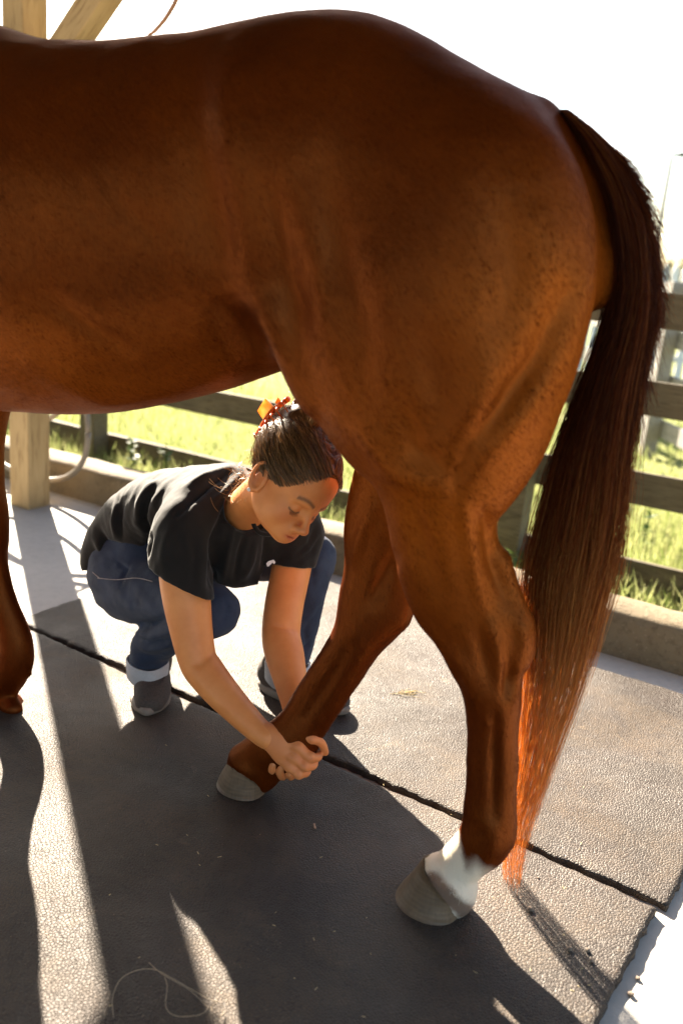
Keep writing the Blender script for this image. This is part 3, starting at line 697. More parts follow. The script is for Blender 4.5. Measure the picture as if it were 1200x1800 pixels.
leg = np.clip((.85 - Bp[:, 2]) / .25, 0, 1)[:, None]; swirl = lattice_noise(Bp, 5, 14, 2)[:, None]
fl_ = (1 - leg) * np.array([-.8, 0, -.75]) + leg * np.array([-.15, 0, -1.0]) + rng.normal(size=(nh, 3)) * .22 + swirl * np.array([.25, .1, .35])
fl_ -= Bn * (fl_ * Bn).sum(1)[:, None]; fl_ /= np.linalg.norm(fl_, axis=1)[:, None] + 1e-9
Lh = rng.uniform(.005, .012, nh) * (1 - .35 * leg[:, 0]); lf = rng.uniform(.05, .26, nh); sd_ = np.cross(Bn, fl_) * (.00030 * rng.uniform(.7, 1.5, nh))[:, None]; B0 = Bp - Bn * .0006
FVt = np.stack([B0 - sd_, B0 + sd_, B0 + fl_ * (Lh * np.cos(lf))[:, None] + Bn * (Lh * np.sin(lf))[:, None]], 1).reshape(-1, 3) - np.array([0, 0, HZ])
fm = mesh('coat_hair', FVt, np.arange(nh * 3).reshape(-1, 3)); fm.attributes.new('tone', 'FLOAT', 'POINT').data.foreach_set('value', np.repeat(rng.rand(nh), 3).astype(np.float32))
wvv = (white * (1 - rust))[vi]; fm.attributes.new('white', 'FLOAT', 'POINT').data.foreach_set('value', np.repeat(wvv, 3).astype(np.float32))
tag(obj('coat_hair', fm, MAT['coat_hair'], horse), kind='stuff')
# ------------------------------------------------------------------ tail
def m_hair(name, c0, c1, rough=.4, transl=.35, spec=.4):
    t = NT(name); a = t.new('ShaderNodeAttribute', attribute_name='tone').outputs['Fac']
    col = t.ramp(a, [(0, c0), (.35, (.24, .052, .009)), (1, c1)]); t.set(Base_Color=col, Roughness=rough, Specular_IOR_Level=spec)
    tr = t.new('ShaderNodeBsdfTranslucent'); t.ln(col, tr.inputs[0]); mx = t.new('ShaderNodeMixShader'); mx.inputs[0].default_value = transl
    t.ln(t.b.outputs[0], mx.inputs[1]); t.ln(tr.outputs[0], mx.inputs[2]); t.ln(mx.outputs[0], t.out.inputs[0]); MAT[name] = t.m
m_hair('tail_hair', (.075, .016, .004), (.84, .42, .12), .42, .6, .2)
def strands_mesh(name, paths, rad, tones, sides=3):
    """paths: (n, m, 3); rad: (n, m); one thin tapering tube per hair"""
    P = np.asarray(paths, float); n, m, _ = P.shape; T = np.gradient(P, axis=1); T /= np.linalg.norm(T, axis=2, keepdims=True) + 1e-12
    ref = np.random.RandomState(1).normal(size=(n, 1, 3)); A = np.cross(T, ref); A /= np.linalg.norm(A, axis=2, keepdims=True) + 1e-12; B = np.cross(T, A)
    V = np.stack([P + rad[..., None] * (math.cos(2 * math.pi * j / sides) * A + math.sin(2 * math.pi * j / sides) * B) for j in range(sides)], 2)
    idx = np.arange(n * m * sides).reshape(n, m, sides); F = []
    for j in range(sides):
        k = (j + 1) % sides; F.append(np.stack([idx[:, :-1, j], idx[:, :-1, k], idx[:, 1:, k], idx[:, 1:, j]], -1).reshape(-1, 4))
    me = mesh(name, V.reshape(-1, 3), np.concatenate(F), True)
    a = me.attributes.new('tone', 'FLOAT', 'POINT'); tn = np.asarray(tones, float)
    if tn.ndim == 1: tn = np.repeat(tn[:, None], m, 1)
    a.data.foreach_set('value', np.repeat(tn[..., None], sides, 2).astype(np.float32).ravel()); return me
tail_tab = np.array([(192, 978, 1000), (230, 1004, 1050), (280, 1024, 1098), (340, 1050, 1128), (400, 1064, 1146), (470, 1068, 1158), (540, 1060, 1160), (600, 1044, 1148), (660, 1022, 1134), (730, 996, 1122), (800, 972, 1112), (880, 950, 1103), (950, 932, 1095), (1010, 919, 1084), (1080, 917, 1062), (1150, 917, 1042), (1230, 913, 1016), (1310, 908, 986), (1400, 896, 955), (1480, 880, 928), (1580, 884, 912)], float)
def tail_hairs(n, rng, t0r, t1r, edge=False, flare=0.0):
    m = 26; out = []
    th = rng.rand(n) * 2 * math.pi; rr = np.sqrt(rng.rand(n)); 
    if edge: rr = .8 + .2 * rng.rand(n)
    ua, ub = rr * np.cos(th), rr * np.sin(th)
    if flare: ua = np.abs(ua) * .25 + .75; ub = ub * .6
    clump = np.round(ua * 9 + rng.normal(size=n) * .25) / 9; ua = .55 * ua + .45 * clump
    t0 = t0r[0] + rng.rand(n) ** 1.3 * (t0r[1] - t0r[0]); t1 = t1r[0] + (t1r[1] - t1r[0]) * rng.rand(n) ** (2.0 if t1r[0] > .5 else 1.2)
    if flare: t1 = t0 + rng.uniform(.03, .12, n)
    tt = t0[:, None] + (t1 - t0)[:, None] * np.linspace(0, 1, m)[None]
    yv = np.interp(tt, np.linspace(0, 1, 60), spline(tail_tab, 60)[:, 0]); ys = spline(tail_tab, 60)
    xl = np.interp(tt, np.linspace(0, 1, 60), ys[:, 1]); xr = np.interp(tt, np.linspace(0, 1, 60), ys[:, 2])
    # hairs leave the dock and spread to their place in the tail
    grow = np.clip((tt - t0[:, None]) / .22, 0, 1); grow = grow * grow * (3 - 2 * grow)
    ctr = (xl + xr) / 2 - (xr - xl) * .02 * (1 - grow) ; sp = (.80 + .20 * grow)
    wav = (.05 + .10 * rng.rand(n)[:, None] ** 3) * np.sin(tt * 12 + rng.rand(n)[:, None] * 6) + .04 * np.sin(tt * 31 + rng.rand(n)[:, None] * 6) * grow + rng.normal(size=n)[:, None] * .16 * np.clip((tt - t0[:, None]) / .5, 0, 1) ** 2 + (np.where(ua > 0, .55, .12) * np.sign(ua) * rng.rand(n) ** 2)[:, None] * (np.linspace(0, 1, m)[None] ** 2 if t1r[0] < .5 else 0)
    x = ctr + (xr - xl) / 2 * (ua[:, None] * sp + wav * .8)
    if flare: x = x + flare * (rng.rand(n)[:, None] ** 1.5) * np.linspace(0, 1, m)[None] ** 1.4
    lw = np.interp(tt, [0, .15, .5, .8, 1], [.045, .06, .062, .05, .03]); l = lw * (ub[:, None] * sp + wav)
    d = FW + ((x - 600) / FPX)[..., None] * RT + ((900 - yv) / FPX)[..., None] * UP
    k = (l - (CAM[:2] - M0) @ LAT) / (d[..., :2] @ LAT); W = CAM + k[..., None] * d; W[..., 2] = np.maximum(W[..., 2], .0195 + .004 * rng.rand(n)[:, None])
    return to_h(W), tt, rr
rng = np.random.RandomState(11)
PA, tA, rA = tail_hairs(4200, rng, (.0, .42), (.52, 1.0)); PB_, tB, rB = tail_hairs(4200, rng, (.0, .40), (.16, .54)); PC, tC, rC = tail_hairs(420, rng, (.1, .4), (.75, 1.02), True)
PD, tD, rD = tail_hairs(1500, rng, (.06, .40), (.2, .5), True, 26.0); TP = np.concatenate([PA, PB_, PC, PD]); TT = np.concatenate([tA, tB, tC, tD]); n_ = len(TP); TP[..., 2] -= HZ
taper = np.linspace(1, .25, TP.shape[1])[None] ** .7; rad = (.00034 + .00030 * rng.rand(n_))[:, None] * taper
tone = np.clip(.04 + .45 * rng.rand(n_)[:, None] ** 3 + .85 * np.clip((TT - .45) / .40, 0, 1) ** 1.1 * (.5 + .7 * rng.rand(n_)[:, None]), 0, 1)  # lower tail toned lighter: backlit sun glow painted into the hair colour
tail = obj('tail', strands_mesh('tail', TP, rad, tone), MAT['tail_hair'], horse); tag(tail, kind='stuff')

# ------------------------------------------------------------------ the woman
PW = np.array([-.30, 2.10, .018])
woman = empty('person', PW); tag(woman, 'person in black t-shirt and blue jeans squatting and holding the hind leg of the horse', 'person')
def pobj(name, V, F, mat, parent=woman, smooth=True): return obj(name, mesh(name, np.asarray(V) - PW, F, smooth), mat, parent)
def wrows(lst, lat=True):
    """x, y, k, a[, b] in photo pixels + distance -> world rows"""
    return [[*at(r[0], r[1], r[2]), *r[3:]] for r in lst]
def wstrokes(V, F, lst):
    for line, rad_, amt in lst:
        Nn = vnormals(V, F); Wp, _ = projV(V); dd, tt = polydist(Wp, line); fade = np.sin(np.pi * np.clip(.1 + .8 * tt, 0, 1))
        face = np.clip(((CAM - V) / np.linalg.norm(CAM - V, axis=1)[:, None] * Nn).sum(1) * 2 + .3, 0, 1)
        V = V + Nn * (np.exp(-(dd / rad_) ** 2) * fade * face * amt)[:, None]
    return V
def drop_cap(V, F, P, n, tol, R):
    """open a hem: remove the faces that close the cut end"""
    c = V[F].mean(1) - P; keep = ~((np.abs(c @ n) < tol) & (np.linalg.norm(c, axis=1) < R))
    fn = np.cross(V[F[:, 2]] - V[F[:, 0]], V[F[:, 3]] - V[F[:, 1]]); fn /= np.linalg.norm(fn, axis=1)[:, None] + 1e-12
    keep |= (fn @ n) < .75
    return V, F[keep]
def smooth_rim(V, F, it=10):
    e = np.concatenate([np.stack([F[:, i], F[:, (i + 1) % 4]], 1) for i in range(4)]); key = np.sort(e, 1); u, c = np.unique(key, axis=0, return_counts=True); b = u[c == 1]; V = V.copy()
    for _ in range(it):
        acc = np.zeros_like(V); num = np.zeros(len(V)); np.add.at(acc, b[:, 0], V[b[:, 1]]); np.add.at(acc, b[:, 1], V[b[:, 0]]); np.add.at(num, b[:, 0], 1); np.add.at(num, b[:, 1], 1); m = num > 0; V[m] = .4 * V[m] + .6 * acc[m] / num[m][:, None]
    return V
def unit(v): v = np.asarray(v, float); return v / np.linalg.norm(v)
def m_cloth(name, c0, c1, scale=900, sheen=.3, bump=.35, twill=None, fade=None):
    t = NT(name); v = t.coord('Object'); a = t.noise(v, scale, 3, .7); b = t.noise(v, 16, 5, .6)
    col = t.ramp(b, [(.3, c0), (.7, c1)]); col = t.mix(t.ramp(a, [(.4, (0, 0, 0)), (.8, (.5, .5, .5))]), col, tuple(np.array(c1) * 1.6))
    if fade is not None: col = t.mix(t.ramp(t.noise(v, 6.5, 4), [(.5, (0, 0, 0)), (.75, (.55, .55, .55))]), col, fade)
    t.set(Base_Color=col, Roughness=.85, Specular_IOR_Level=.2, Sheen_Weight=sheen, Sheen_Roughness=.4)
    h = a
    if twill: 
        w = t.new('ShaderNodeTexWave'); w.inputs['Scale'].default_value = twill; t.ln(t.coord('Object', (1, 1, 1), (.3, .5, .7)), w.inputs['Vector']); h = t.math('ADD', a, t.math('MULTIPLY', w.outputs['Fac'], .5))
    t.bump(h, bump, .0015); MAT[name] = t.m
m_cloth('black_jersey', (.008, .0068, .006), (.014, .012, .0105), 700, .16, .3)
m_cloth('denim', (.018, .024, .042), (.033, .046, .080), 650, .08, .4, 330, (.075, .098, .155))
m_cloth('denim_cuff', (.34, .35, .37), (.44, .45, .47), 650, .1, .35, 330)
def m_skin():
    t = NT('skin'); v = t.coord('Object'); a = t.noise(v, 18, 5, .6); b = t.noise(v, 420, 3, .6)
    at_ = lambda n: t.new('ShaderNodeAttribute', attribute_name=n).outputs['Fac']
    col = t.ramp(a, [(.3, (.64, .215, .060)), (.7, (.74, .285, .090))]); col = t.mix(at_('rosy'), col, (.50, .12, .06)); col = t.mix(at_('brow'), col, (.085, .045, .025))
    fr = t.new('ShaderNodeTexVoronoi'); fr.inputs['Scale'].default_value = 75; t.ln(v, fr.inputs['Vector']); spk = t.ramp(fr.outputs['Distance'], [(.0, (1, 1, 1)), (.07, (0, 0, 0))]); col = t.mix(t.math('MULTIPLY', spk, .35), col, (.28, .12, .06))
    t.set(Base_Color=col, Roughness=.5, Specular_IOR_Level=.42, Subsurface_Weight=.03, Subsurface_Radius=(.012, .004, .002), Subsurface_Scale=.6)
    t.bump(b, .12, .0012); MAT['skin'] = t.m
m_skin()
# jeans -----------------------------------------------------------
jg = Grid((-.80, 1.72, .03), (.10, 2.66, .62), .0055)
jg.ellipsoid(at(236, 985, 2.40), (.118, .125, .115), k=.03); jg.chain(wrows([(240, 985, 2.38, .108), (262, 950, 2.34, .098)]), 0, .03)
jg.chain(wrows([(232, 1018, 2.37, .106), (268, 1038, 2.28, .094), (320, 1062, 2.17, .078), (366, 1072, 2.075, .064), (374, 1076, 2.06, .060)]), 20, .03)
jg.chain(wrows([(370, 1074, 2.06, .058), (335, 1092, 2.13, .058), (296, 1112, 2.21, .056), (272, 1132, 2.26, .053), (264, 1152, 2.275, .051), (261, 1180, 2.285, .050)]), 20, .012)
jg.chain(wrows([(330, 960, 2.55, .112), (400, 964, 2.48, .098), (470, 968, 2.40, .082), (535, 975, 2.32, .068), (545, 982, 2.30, .064)]), 20, .03)
jg.chain(wrows([(545, 984, 2.30, .064), (533, 1040, 2.31, .060), (522, 1095, 2.32, .056), (514, 1135, 2.33, .053), (509, 1156, 2.335, .0525), (506, 1180, 2.34, .0525)]), 20, .012)
aR, dR = at(263, 1166, 2.28), unit(at(261, 1180, 2.285) - at(264, 1152, 2.275)); aL, dL = at(508, 1162, 2.335), unit(at(506, 1180, 2.34) - at(509, 1156, 2.335))
for A_, d_ in ((aR, dR), (aL, dL)): jg.plane_cut(A_, d_, A_ - .09, A_ + .09)
JV, JF = jg.extract(2); del jg
JV, JF = drop_cap(JV, JF, aR, dR, .012, .075); JV, JF = drop_cap(JV, JF, aL, dL, .012, .075); JV = smooth_rim(JV, JF)
Nn = vnormals(JV, JF); JV = JV + Nn * (.0035 * lattice_noise(JV * np.array([1, 1, 1.6]), 22, 4, 2))[:, None]
JV = wstrokes(JV, JF, [([(300, 1085), (262, 1100), (236, 1098)], 7, -.018), ([(232, 1108), (262, 1122), (300, 1112)], 5, .008), ([(236, 1128), (262, 1142), (300, 1135)], 5, .008), ([(240, 1118), (265, 1132), (300, 1124)], 4, -.007),
    ([(240, 1148), (270, 1156), (300, 1146)], 4, -.006), ([(205, 985), (222, 1000), (212, 1030)], 4, -.006), ([(232, 985), (215, 1015), (205, 1020)], 4, -.004), ([(300, 1000), (275, 1015), (250, 1018)], 5, -.004),
    ([(562, 965), (548, 1000), (552, 1040)], 6, -.006), ([(548, 1090), (535, 1110), (540, 1135)], 5, -.006), ([(556, 1060), (545, 1080), (530, 1085)], 5, .005), ([(545, 1128), (535, 1140), (525, 1146)], 4, -.007), ([(392, 1040), (400, 1070), (392, 1092)], 5, -.004)])
jeans = pobj('jeans', JV, JF, MAT['denim'])
# outside seam with its pale stitching, back pocket edge
def on_surface(V, px, lift=.0015):
    """lift a line traced in the photograph onto the nearest visible vertices"""
    Wp, z = projV(V); out = []
    for x, y in spline(px, 26):
        d_ = np.hypot(Wp[:, 0] - x, Wp[:, 1] - y); c_ = np.argsort(d_)[:24]; c_ = c_[d_[c_] < 14]
        if len(c_) == 0: continue
        zz = z[c_].min(); out.append(at(x, y, zz - lift))
    out = np.array(out)
    for _ in range(2): out[1:-1] = .25 * out[:-2] + .5 * out[1:-1] + .25 * out[2:]
    return out
m_simple('seam_thread', (.30, .27, .27), .8, 60, .2, 0)
for ln_ in ([(172, 1016), (205, 1019), (240, 1016), (268, 1022)], [(163, 1006), (170, 1012), (176, 1017)]):
    P_ = on_surface(JV, ln_); pobj_me = tube_mesh('stitching', P_ - PW, .0011, 5); obj('stitching', pobj_me, MAT['seam_thread'], jeans)
# turned-up cuffs
def cuff(A_, d_, r, h, k=0):
    up = -unit(d_); a = unit(np.cross(up, [0, 1, .2])); b = np.cross(up, a); n = 40; V = []; F = []
    prof_ = [(-h * .15, r * .93), (-h * .05, r * 1.0), (0, r * 1.035), (h * .5, r * 1.05), (h * .95, r * 1.06), (h, r * 1.03), (h * .98, r * .98), (0, r * .95)]
    prof_ = [(-h * .55 + z_, q) for z_, q in prof_]
    for z_, q in prof_:
        for j in range(n):
            th = 2 * math.pi * j / n; q2 = q * (1 + .025 * math.sin(3 * th + k) + .012 * math.sin(7 * th + k))
            V.append(A_ + up * (z_ + .003 * math.sin(2 * th + k)) + q2 * (math.cos(th) * a + math.sin(th) * b))
    for i in range(len(prof_) - 1):
        for j in range(n): F.append((i * n + j, i * n + (j + 1) % n, (i + 1) * n + (j + 1) % n, (i + 1) * n + j))
    return pobj('cuff', V, F, MAT['denim_cuff'], jeans)
cuff(at(261, 1172, 2.285), unit([0, .10, -1]), .0500, .050, 1); cuff(at(506, 1178, 2.338), unit([.03, 0, -1]), .0555, .046, 2)
# shoes -----------------------------------------------------------
m_simple('shoe_knit', (.060, .046, .038), .8, 260, .35, .4); m_simple('shoe_sole', (.20, .165, .135), .7, 40, .2, .2); m_simple('shoe_lace', (.35, .32, .29), .8, 60, .2, .1)
def shoe(heel, toe, label):
    heel, toe = np.array(heel, float), np.array(toe, float); f = unit(toe - heel); L = np.linalg.norm(toe - heel); sd = np.array([-f[1], f[0], 0]); 
    def W(x, y, z): return heel + f * x + sd * y + np.array([0, 0, z])
    g = Grid((-.04, -.09, -.01), (L + .03, .09, .17), .004)
    g.chain([(.035, 0, .05, .045, .038), (.06, 0, .056, .055, .039), (.11, 0, .052, .052, .041), (.16, .004, .042, .045, .046), (L - .055, .005, .034, .038, .044), (L - .028, .004, .026, .028, .036)], 24, .015, (0, 1, 0))
    g.chain([(.05, 0, .07, .038, .034), (.056, 0, .105, .040, .036), (.06, 0, .13, .040, .036)], 10, .02, (0, 1, 0))
    g.plane_cut((0, 0, .118), unit((.25, 0, 1)), (-.1, -.1, .06), (.4, .1, .2)); g.plane_cut((0, 0, .010), np.array([0, 0, -1.0]), (-.1, -.1, -.1), (.4, .1, .05))
    V, F = g.extract(2); o = pobj('shoe', [W(*v) for v in V], F, MAT['shoe_knit']); tag(o, label)
    # sole: outline lofted upward
    n = 44; ol = []
    for j in range(n):
        th = 2 * math.pi * j / n; x = L / 2 + (L / 2 + .004) * math.cos(th); t_ = x / L
        w = np.interp(t_, [-.1, 0, .15, .4, .7, .9, 1.05], [.020, .030, .041, .042, .052, .042, .012]); y = np.sign(math.sin(th)) * abs(math.sin(th)) ** .55 * w; ol.append((x, y))
    V, F = [], []; zs = [(.0, .96), (.004, 1.0), (.014, 1.02), (.021, 1.0), (.023, .92)]
    for z_, q in zs:
        for j, (x, y) in enumerate(ol): V.append(W(L / 2 + (x - L / 2) * q, y * q, z_ + .004 * max(0, x / L - .75) * 4))
    for i in range(len(zs) - 1):
        for j in range(n): F.append((i * n + j, i * n + (j + 1) % n, (i + 1) * n + (j + 1) % n, (i + 1) * n + j))
    F.append(tuple(range(n))[::-1]); F.append(tuple(range((len(zs) - 1) * n, len(zs) * n)))
    so = pobj('sole', V, F, MAT['shoe_sole'], o)
    for q in range(4):
        x = .10 + q * .022; zt_ = .090 - q * .010
        P_ = np.array([W(x, y, zt_ + .004 - 9 * y * y) for y in np.linspace(-.028, .028, 9)]); obj('lace', tube_mesh('lace', P_ - PW, .0028, 6, flat=.5), MAT['shoe_lace'], o)
shoe([-.452, 2.215, .019], [-.428, 1.975, .019], 'dark knit trainer with pale sole under the nearer bent knee')
shoe([-.172, 2.190, .019], [.058, 2.072, .019], 'dark trainer behind the lifted hind leg')
# shirt -----------------------------------------------------------
SHR, SHL = at(318, 925, 2.02), at(528, 925, 2.20); slat = unit(SHL - SHR)
g = Grid((-.80, 1.66, .20), (.08, 2.62, .86), .0055)
g.chain(wrows([(222, 990, 2.42, .070, .125), (232, 962, 2.41, .084, .132), (255, 928, 2.37, .094, .138), (298, 900, 2.30, .102, .144), (352, 890, 2.22, .100, .150), (402, 892, 2.16, .090, .150), (430, 898, 2.12, .074, .125)]), 30, .03, slat)
g.chain(wrows([(395, 935, 2.10, .070, .11), (412, 975, 2.11, .058, .095), (418, 1000, 2.13, .045, .080)]), 12, .05, slat)
g.chain(wrows([(395, 868, 2.13, .070), (345, 905, 2.05, .074), (322, 945, 2.01, .074), (318, 985, 1.995, .073), (322, 1060, 1.98, .070)]), 16, .035)
g.chain(wrows([(455, 885, 2.15, .066), (505, 905, 2.19, .066), (524, 935, 2.195, .064), (518, 970, 2.18, .060), (506, 1030, 2.16, .056)]), 16, .035)
# hems
hR, hRn = at(318, 1028, 1.99), unit(.86 * unit(at(324, 1100, 1.985) - at(318, 1000, 1.995)) + .0 * RT + np.array([-.0, 0, -.0]) + .42 * (-RT) * -1 * -1 * .6)
p1_, p2_ = at(266, 1000, 1.99), at(368, 1053, 1.985); e1 = unit(p2_ - p1_); hRn = unit(np.cross(e1, unit(FW))); hRn = hRn if hRn[2] < 0 else -hRn; hR = (p1_ + p2_) / 2
q1_, q2_ = at(476, 990, 2.165), at(548, 1000, 2.165); e2 = unit(q2_ - q1_); hLn = unit(np.cross(e2, unit(FW))); hLn = hLn if hLn[2] < 0 else -hLn; hL = (q1_ + q2_) / 2
def arm_cut(P, n, R):
    sl, X, Y, Z = g.sub(P - R - .03, P + R + .03); x, y, z = X - P[0], Y - P[1], Z - P[2]; d = x * n[0] + y * n[1] + z * n[2]; r2 = x * x + y * y + z * z - d * d
    D = g.D[sl]; g.D[sl] = np.where(r2 < R * R, np.maximum(D, d), D)
arm_cut(hR, hRn, .115); arm_cut(hL, hLn, .072)
b1_, b2_ = at(152, 1004, 2.40), at(252, 978, 2.34)                           # back hem above the jeans
hb = unit(np.cross(unit(b2_ - b1_), unit(FW))); hb = hb if hb[2] < 0 else -hb
g.plane_cut((b1_ + b2_) / 2, hb, (b1_ + b2_) / 2 - np.array([.17, .3, .2]), (b1_ + b2_) / 2 + np.array([.085, .3, .12]))
# neck hole
g.chain(wrows([(425, 885, 2.09, .058), (455, 890, 1.99, .062), (480, 890, 1.90, .066)]), 0, 0) if False else None
nk = wrows([(428, 892, 2.075, .052), (452, 896, 2.00, .062), (480, 900, 1.92, .07)])
for r_ in spline(nk, 8): g.ellipsoid(r_[:3], (r_[3],) * 3, k=.008, cut=True)
SV, SF = g.extract(2); del g
SV, SF = drop_cap(SV, SF, hR, hRn, .012, .12); SV, SF = drop_cap(SV, SF, hL, hLn, .012, .10); SV = smooth_rim(SV, SF)
Nn = vnormals(SV, SF); SV = SV + Nn * (.0040 * lattice_noise(SV * np.array([1.3, 1, .6]), 17, 8, 3))[:, None]
SV = wstrokes(SV, SF, [
    ([(272, 855), (256, 885), (252, 915), (262, 945), (258, 975)], 5, -0.0203), ([(262, 850), (246, 885), (240, 920)], 6, 0.0101), ([(300, 845), (275, 880), (262, 912)], 7, 0.0087),
    ([(205, 885), (200, 915), (203, 945)], 4, 0.0087), ([(215, 882), (210, 915), (214, 945)], 4, -0.0087), ([(172, 930), (185, 955), (225, 968), (250, 972)], 6, -0.0145), ([(165, 945), (180, 972), (205, 985)], 5, 0.0072),
    ([(400, 830), (365, 855), (335, 880), (312, 905)], 6, -0.0145), ([(405, 822), (360, 838), (325, 858)], 6, 0.0101), ([(420, 838), (390, 868), (372, 885)], 5, 0.0116), ([(425, 850), (405, 880), (395, 910)], 5, -0.0116),
    ([(395, 900), (380, 950), (378, 1000), (372, 1030)], 8, -0.0232), ([(410, 920), (400, 970), (392, 1020)], 6, 0.0087), ([(430, 940), (420, 980), (412, 1020)], 5, -0.0101), ([(450, 950), (442, 985), (430, 1015)], 5, 0.0087), ([(468, 940), (470, 970), (462, 1000)], 6, -0.0145),
    ([(300, 930), (290, 960), (285, 1000)], 8, 0.0072), ([(340, 940), (345, 980), (340, 1030)], 8, -0.0072), ([(555, 925), (545, 955), (520, 975)], 5, -0.0087), ([(548, 912), (530, 940), (505, 960)], 5, 0.0072), ([(563, 945), (550, 970), (525, 985)], 4, -0.0087)])
shirt = pobj('tshirt', SV, SF, MAT['black_jersey'])
md = shirt.modifiers.new('cloth thickness', 'SOLIDIFY'); md.thickness = .0022; md.offset = -1
# collar rib
cc = np.array([at(x, y, k) for x, y, k in [(428, 822, 2.07), (441, 850, 2.00), (442, 890, 1.985), (446, 922, 1.995), (460, 938, 2.00), (486, 936, 2.02), (500, 910, 2.04), (490, 870, 2.09), (455, 835, 2.11), (428, 822, 2.07)]])
obj('collar', tube_mesh('collar', spline(cc, 50) - PW, .005, 8, False, True, .6), MAT['black_jersey'], shirt)
m_simple('white_print', (.75, .74, .72), .7, 60, .1, 0)
lg = [(468, 991), (471, 987), (476, 985), (481, 984), (484, 988), (482, 992), (479, 989), (476, 992), (473, 995), (470, 996)]
kk = min(projV(SV)[1][np.argsort(np.hypot(*(projV(SV)[0] - np.array([476, 989])).T))[:12]].min(), 2.3)
lv = np.array([at(x, y, kk - .004) for x, y in lg] + [at(x, y, kk - .002) for x, y in lg]); nl = len(lg)
obj('chest_print', mesh('chest_print', lv - PW, [tuple(range(nl))[::-1]] + [(i, (i + 1) % nl, nl + (i + 1) % nl, nl + i) for i in range(nl)]), MAT['white_print'], shirt)

# head frame -------------------------------------------------------
psi = math.radians(30); cF_, sF_ = math.cos(psi), math.sin(psi)
def camv(x, y, z): return x * RT + y * UP - z * FW
HFv = camv(.588 * cF_, -.809 * cF_, sF_); HUv = camv(.809, .588, 0); HFv = unit(HFv); HUv = unit(HUv - HFv * (HUv @ HFv)); HRv = np.cross(HFv, HUv); rho = math.radians(22); HUv, HRv = math.cos(rho) * HUv + math.sin(rho) * HRv, math.cos(rho) * HRv - math.sin(rho) * HUv
HE = at(499, 856, 1.87); HS = .96
def hw(P): P = np.asarray(P, float) * HS; return HE + P[..., 0:1] * HFv + P[..., 1:2] * HUv + P[..., 2:3] * HRv
def wh(P): d_ = (np.asarray(P, float) - HE) / HS; return np.stack([d_ @ HFv, d_ @ HUv, d_ @ HRv], -1)
hgd = Grid((-.22, -.22, -.16), (.14, .16, .16), .0028)
E_ = hgd.ellipsoid
E_((-.012, .052, 0), (.100, .080, .073), k=.01); E_((.030, .000, 0), (.062, .082, .060), k=.03); E_((.045, .06, 0), (.048, .05, .058), k=.03)
for s_ in (1, -1):
    hgd.chain([(.0, -.025, .056 * s_, .014), (.020, -.046, .050 * s_, .014), (.056, -.059, .030 * s_, .014), (.078, -.062, .010 * s_, .013)], 14, .028)
    E_((.056, -.016, .038 * s_), (.028, .030, .024), k=.02)
    hgd.chain([(.074, .030, .044 * s_, .008), (.086, .033, .024 * s_, .009), (.090, .030, .006 * s_, .008)], 8, .014)
    E_((.096, .010, .032 * s_), (.018, .011, .018), k=.010, cut=True)
    E_((.0735, .009, .032 * s_), (.0145, .0125, .0150), k=.004)
    E_((.1035, -.0265, .0115 * s_), (.0085, .0075, .0075), k=.005)
E_((.077, -.062, 0), (.017, .015, .019), k=.02)
E_((.082, -.044, 0), (.018, .022, .028), k=.018)
hgd.chain([(.088, .024, 0, .0075), (.098, .006, 0, .0075), (.109, -.012, 0, .0085), (.1135, -.020, 0, .0105)], 12, .012)
for s_ in (1, -1):
    hgd.chain([(.089, -.050, .021 * s_, .0030), (.0975, -.0475, .009 * s_, .0050), (.0990, -.0475, 0, .0045)], 8, .004)
    hgd.chain([(.089, -.0515, .020 * s_, .0030), (.0965, -.0560, .008 * s_, .0055), (.0970, -.0565, 0, .0055)], 8, .004)
    E_((.1055, -.0305, .0065 * s_), (.004, .004, .003), k=.003, cut=True)
    lp = [(.012 + .016 * math.cos(t_), .004 + .030 * math.sin(t_), 0) for t_ in np.linspace(-.9, 2 * math.pi - 1.5, 14)]
    hgd.chain([(-.018 + (x - .012) + .25 * (y - .004) * -1 + .010, y, (.079 - .35 * (x - .012)) * s_, .0042 if y > -.015 else .0055) for x, y, _ in lp], 22, .004)
    E_((-.008, .000, .073 * s_), (.013, .024, .006), k=.008); E_((-.006, .004, .0805 * s_), (.007, .013, .0045), k=.004, cut=True)
    E_((-.003, -.026, .0765 * s_), (.0075, .008, .0055), k=.005)
E_((.105, -.0522, 0), (.012, .0011, .020), k=.0025, cut=True)
nkb = [wh(at(405, 900, 2.16)), wh(at(430, 895, 2.07)), np.array([-.032, -.050, 0]), np.array([-.012, -.010, 0])]
hgd.chain([(*nkb[0], .058), (*nkb[1], .050), (*nkb[2], .045), (*nkb[3], .048)], 20, .02)
FV, FF = hgd.extract(1); del hgd
loc = FV.copy()
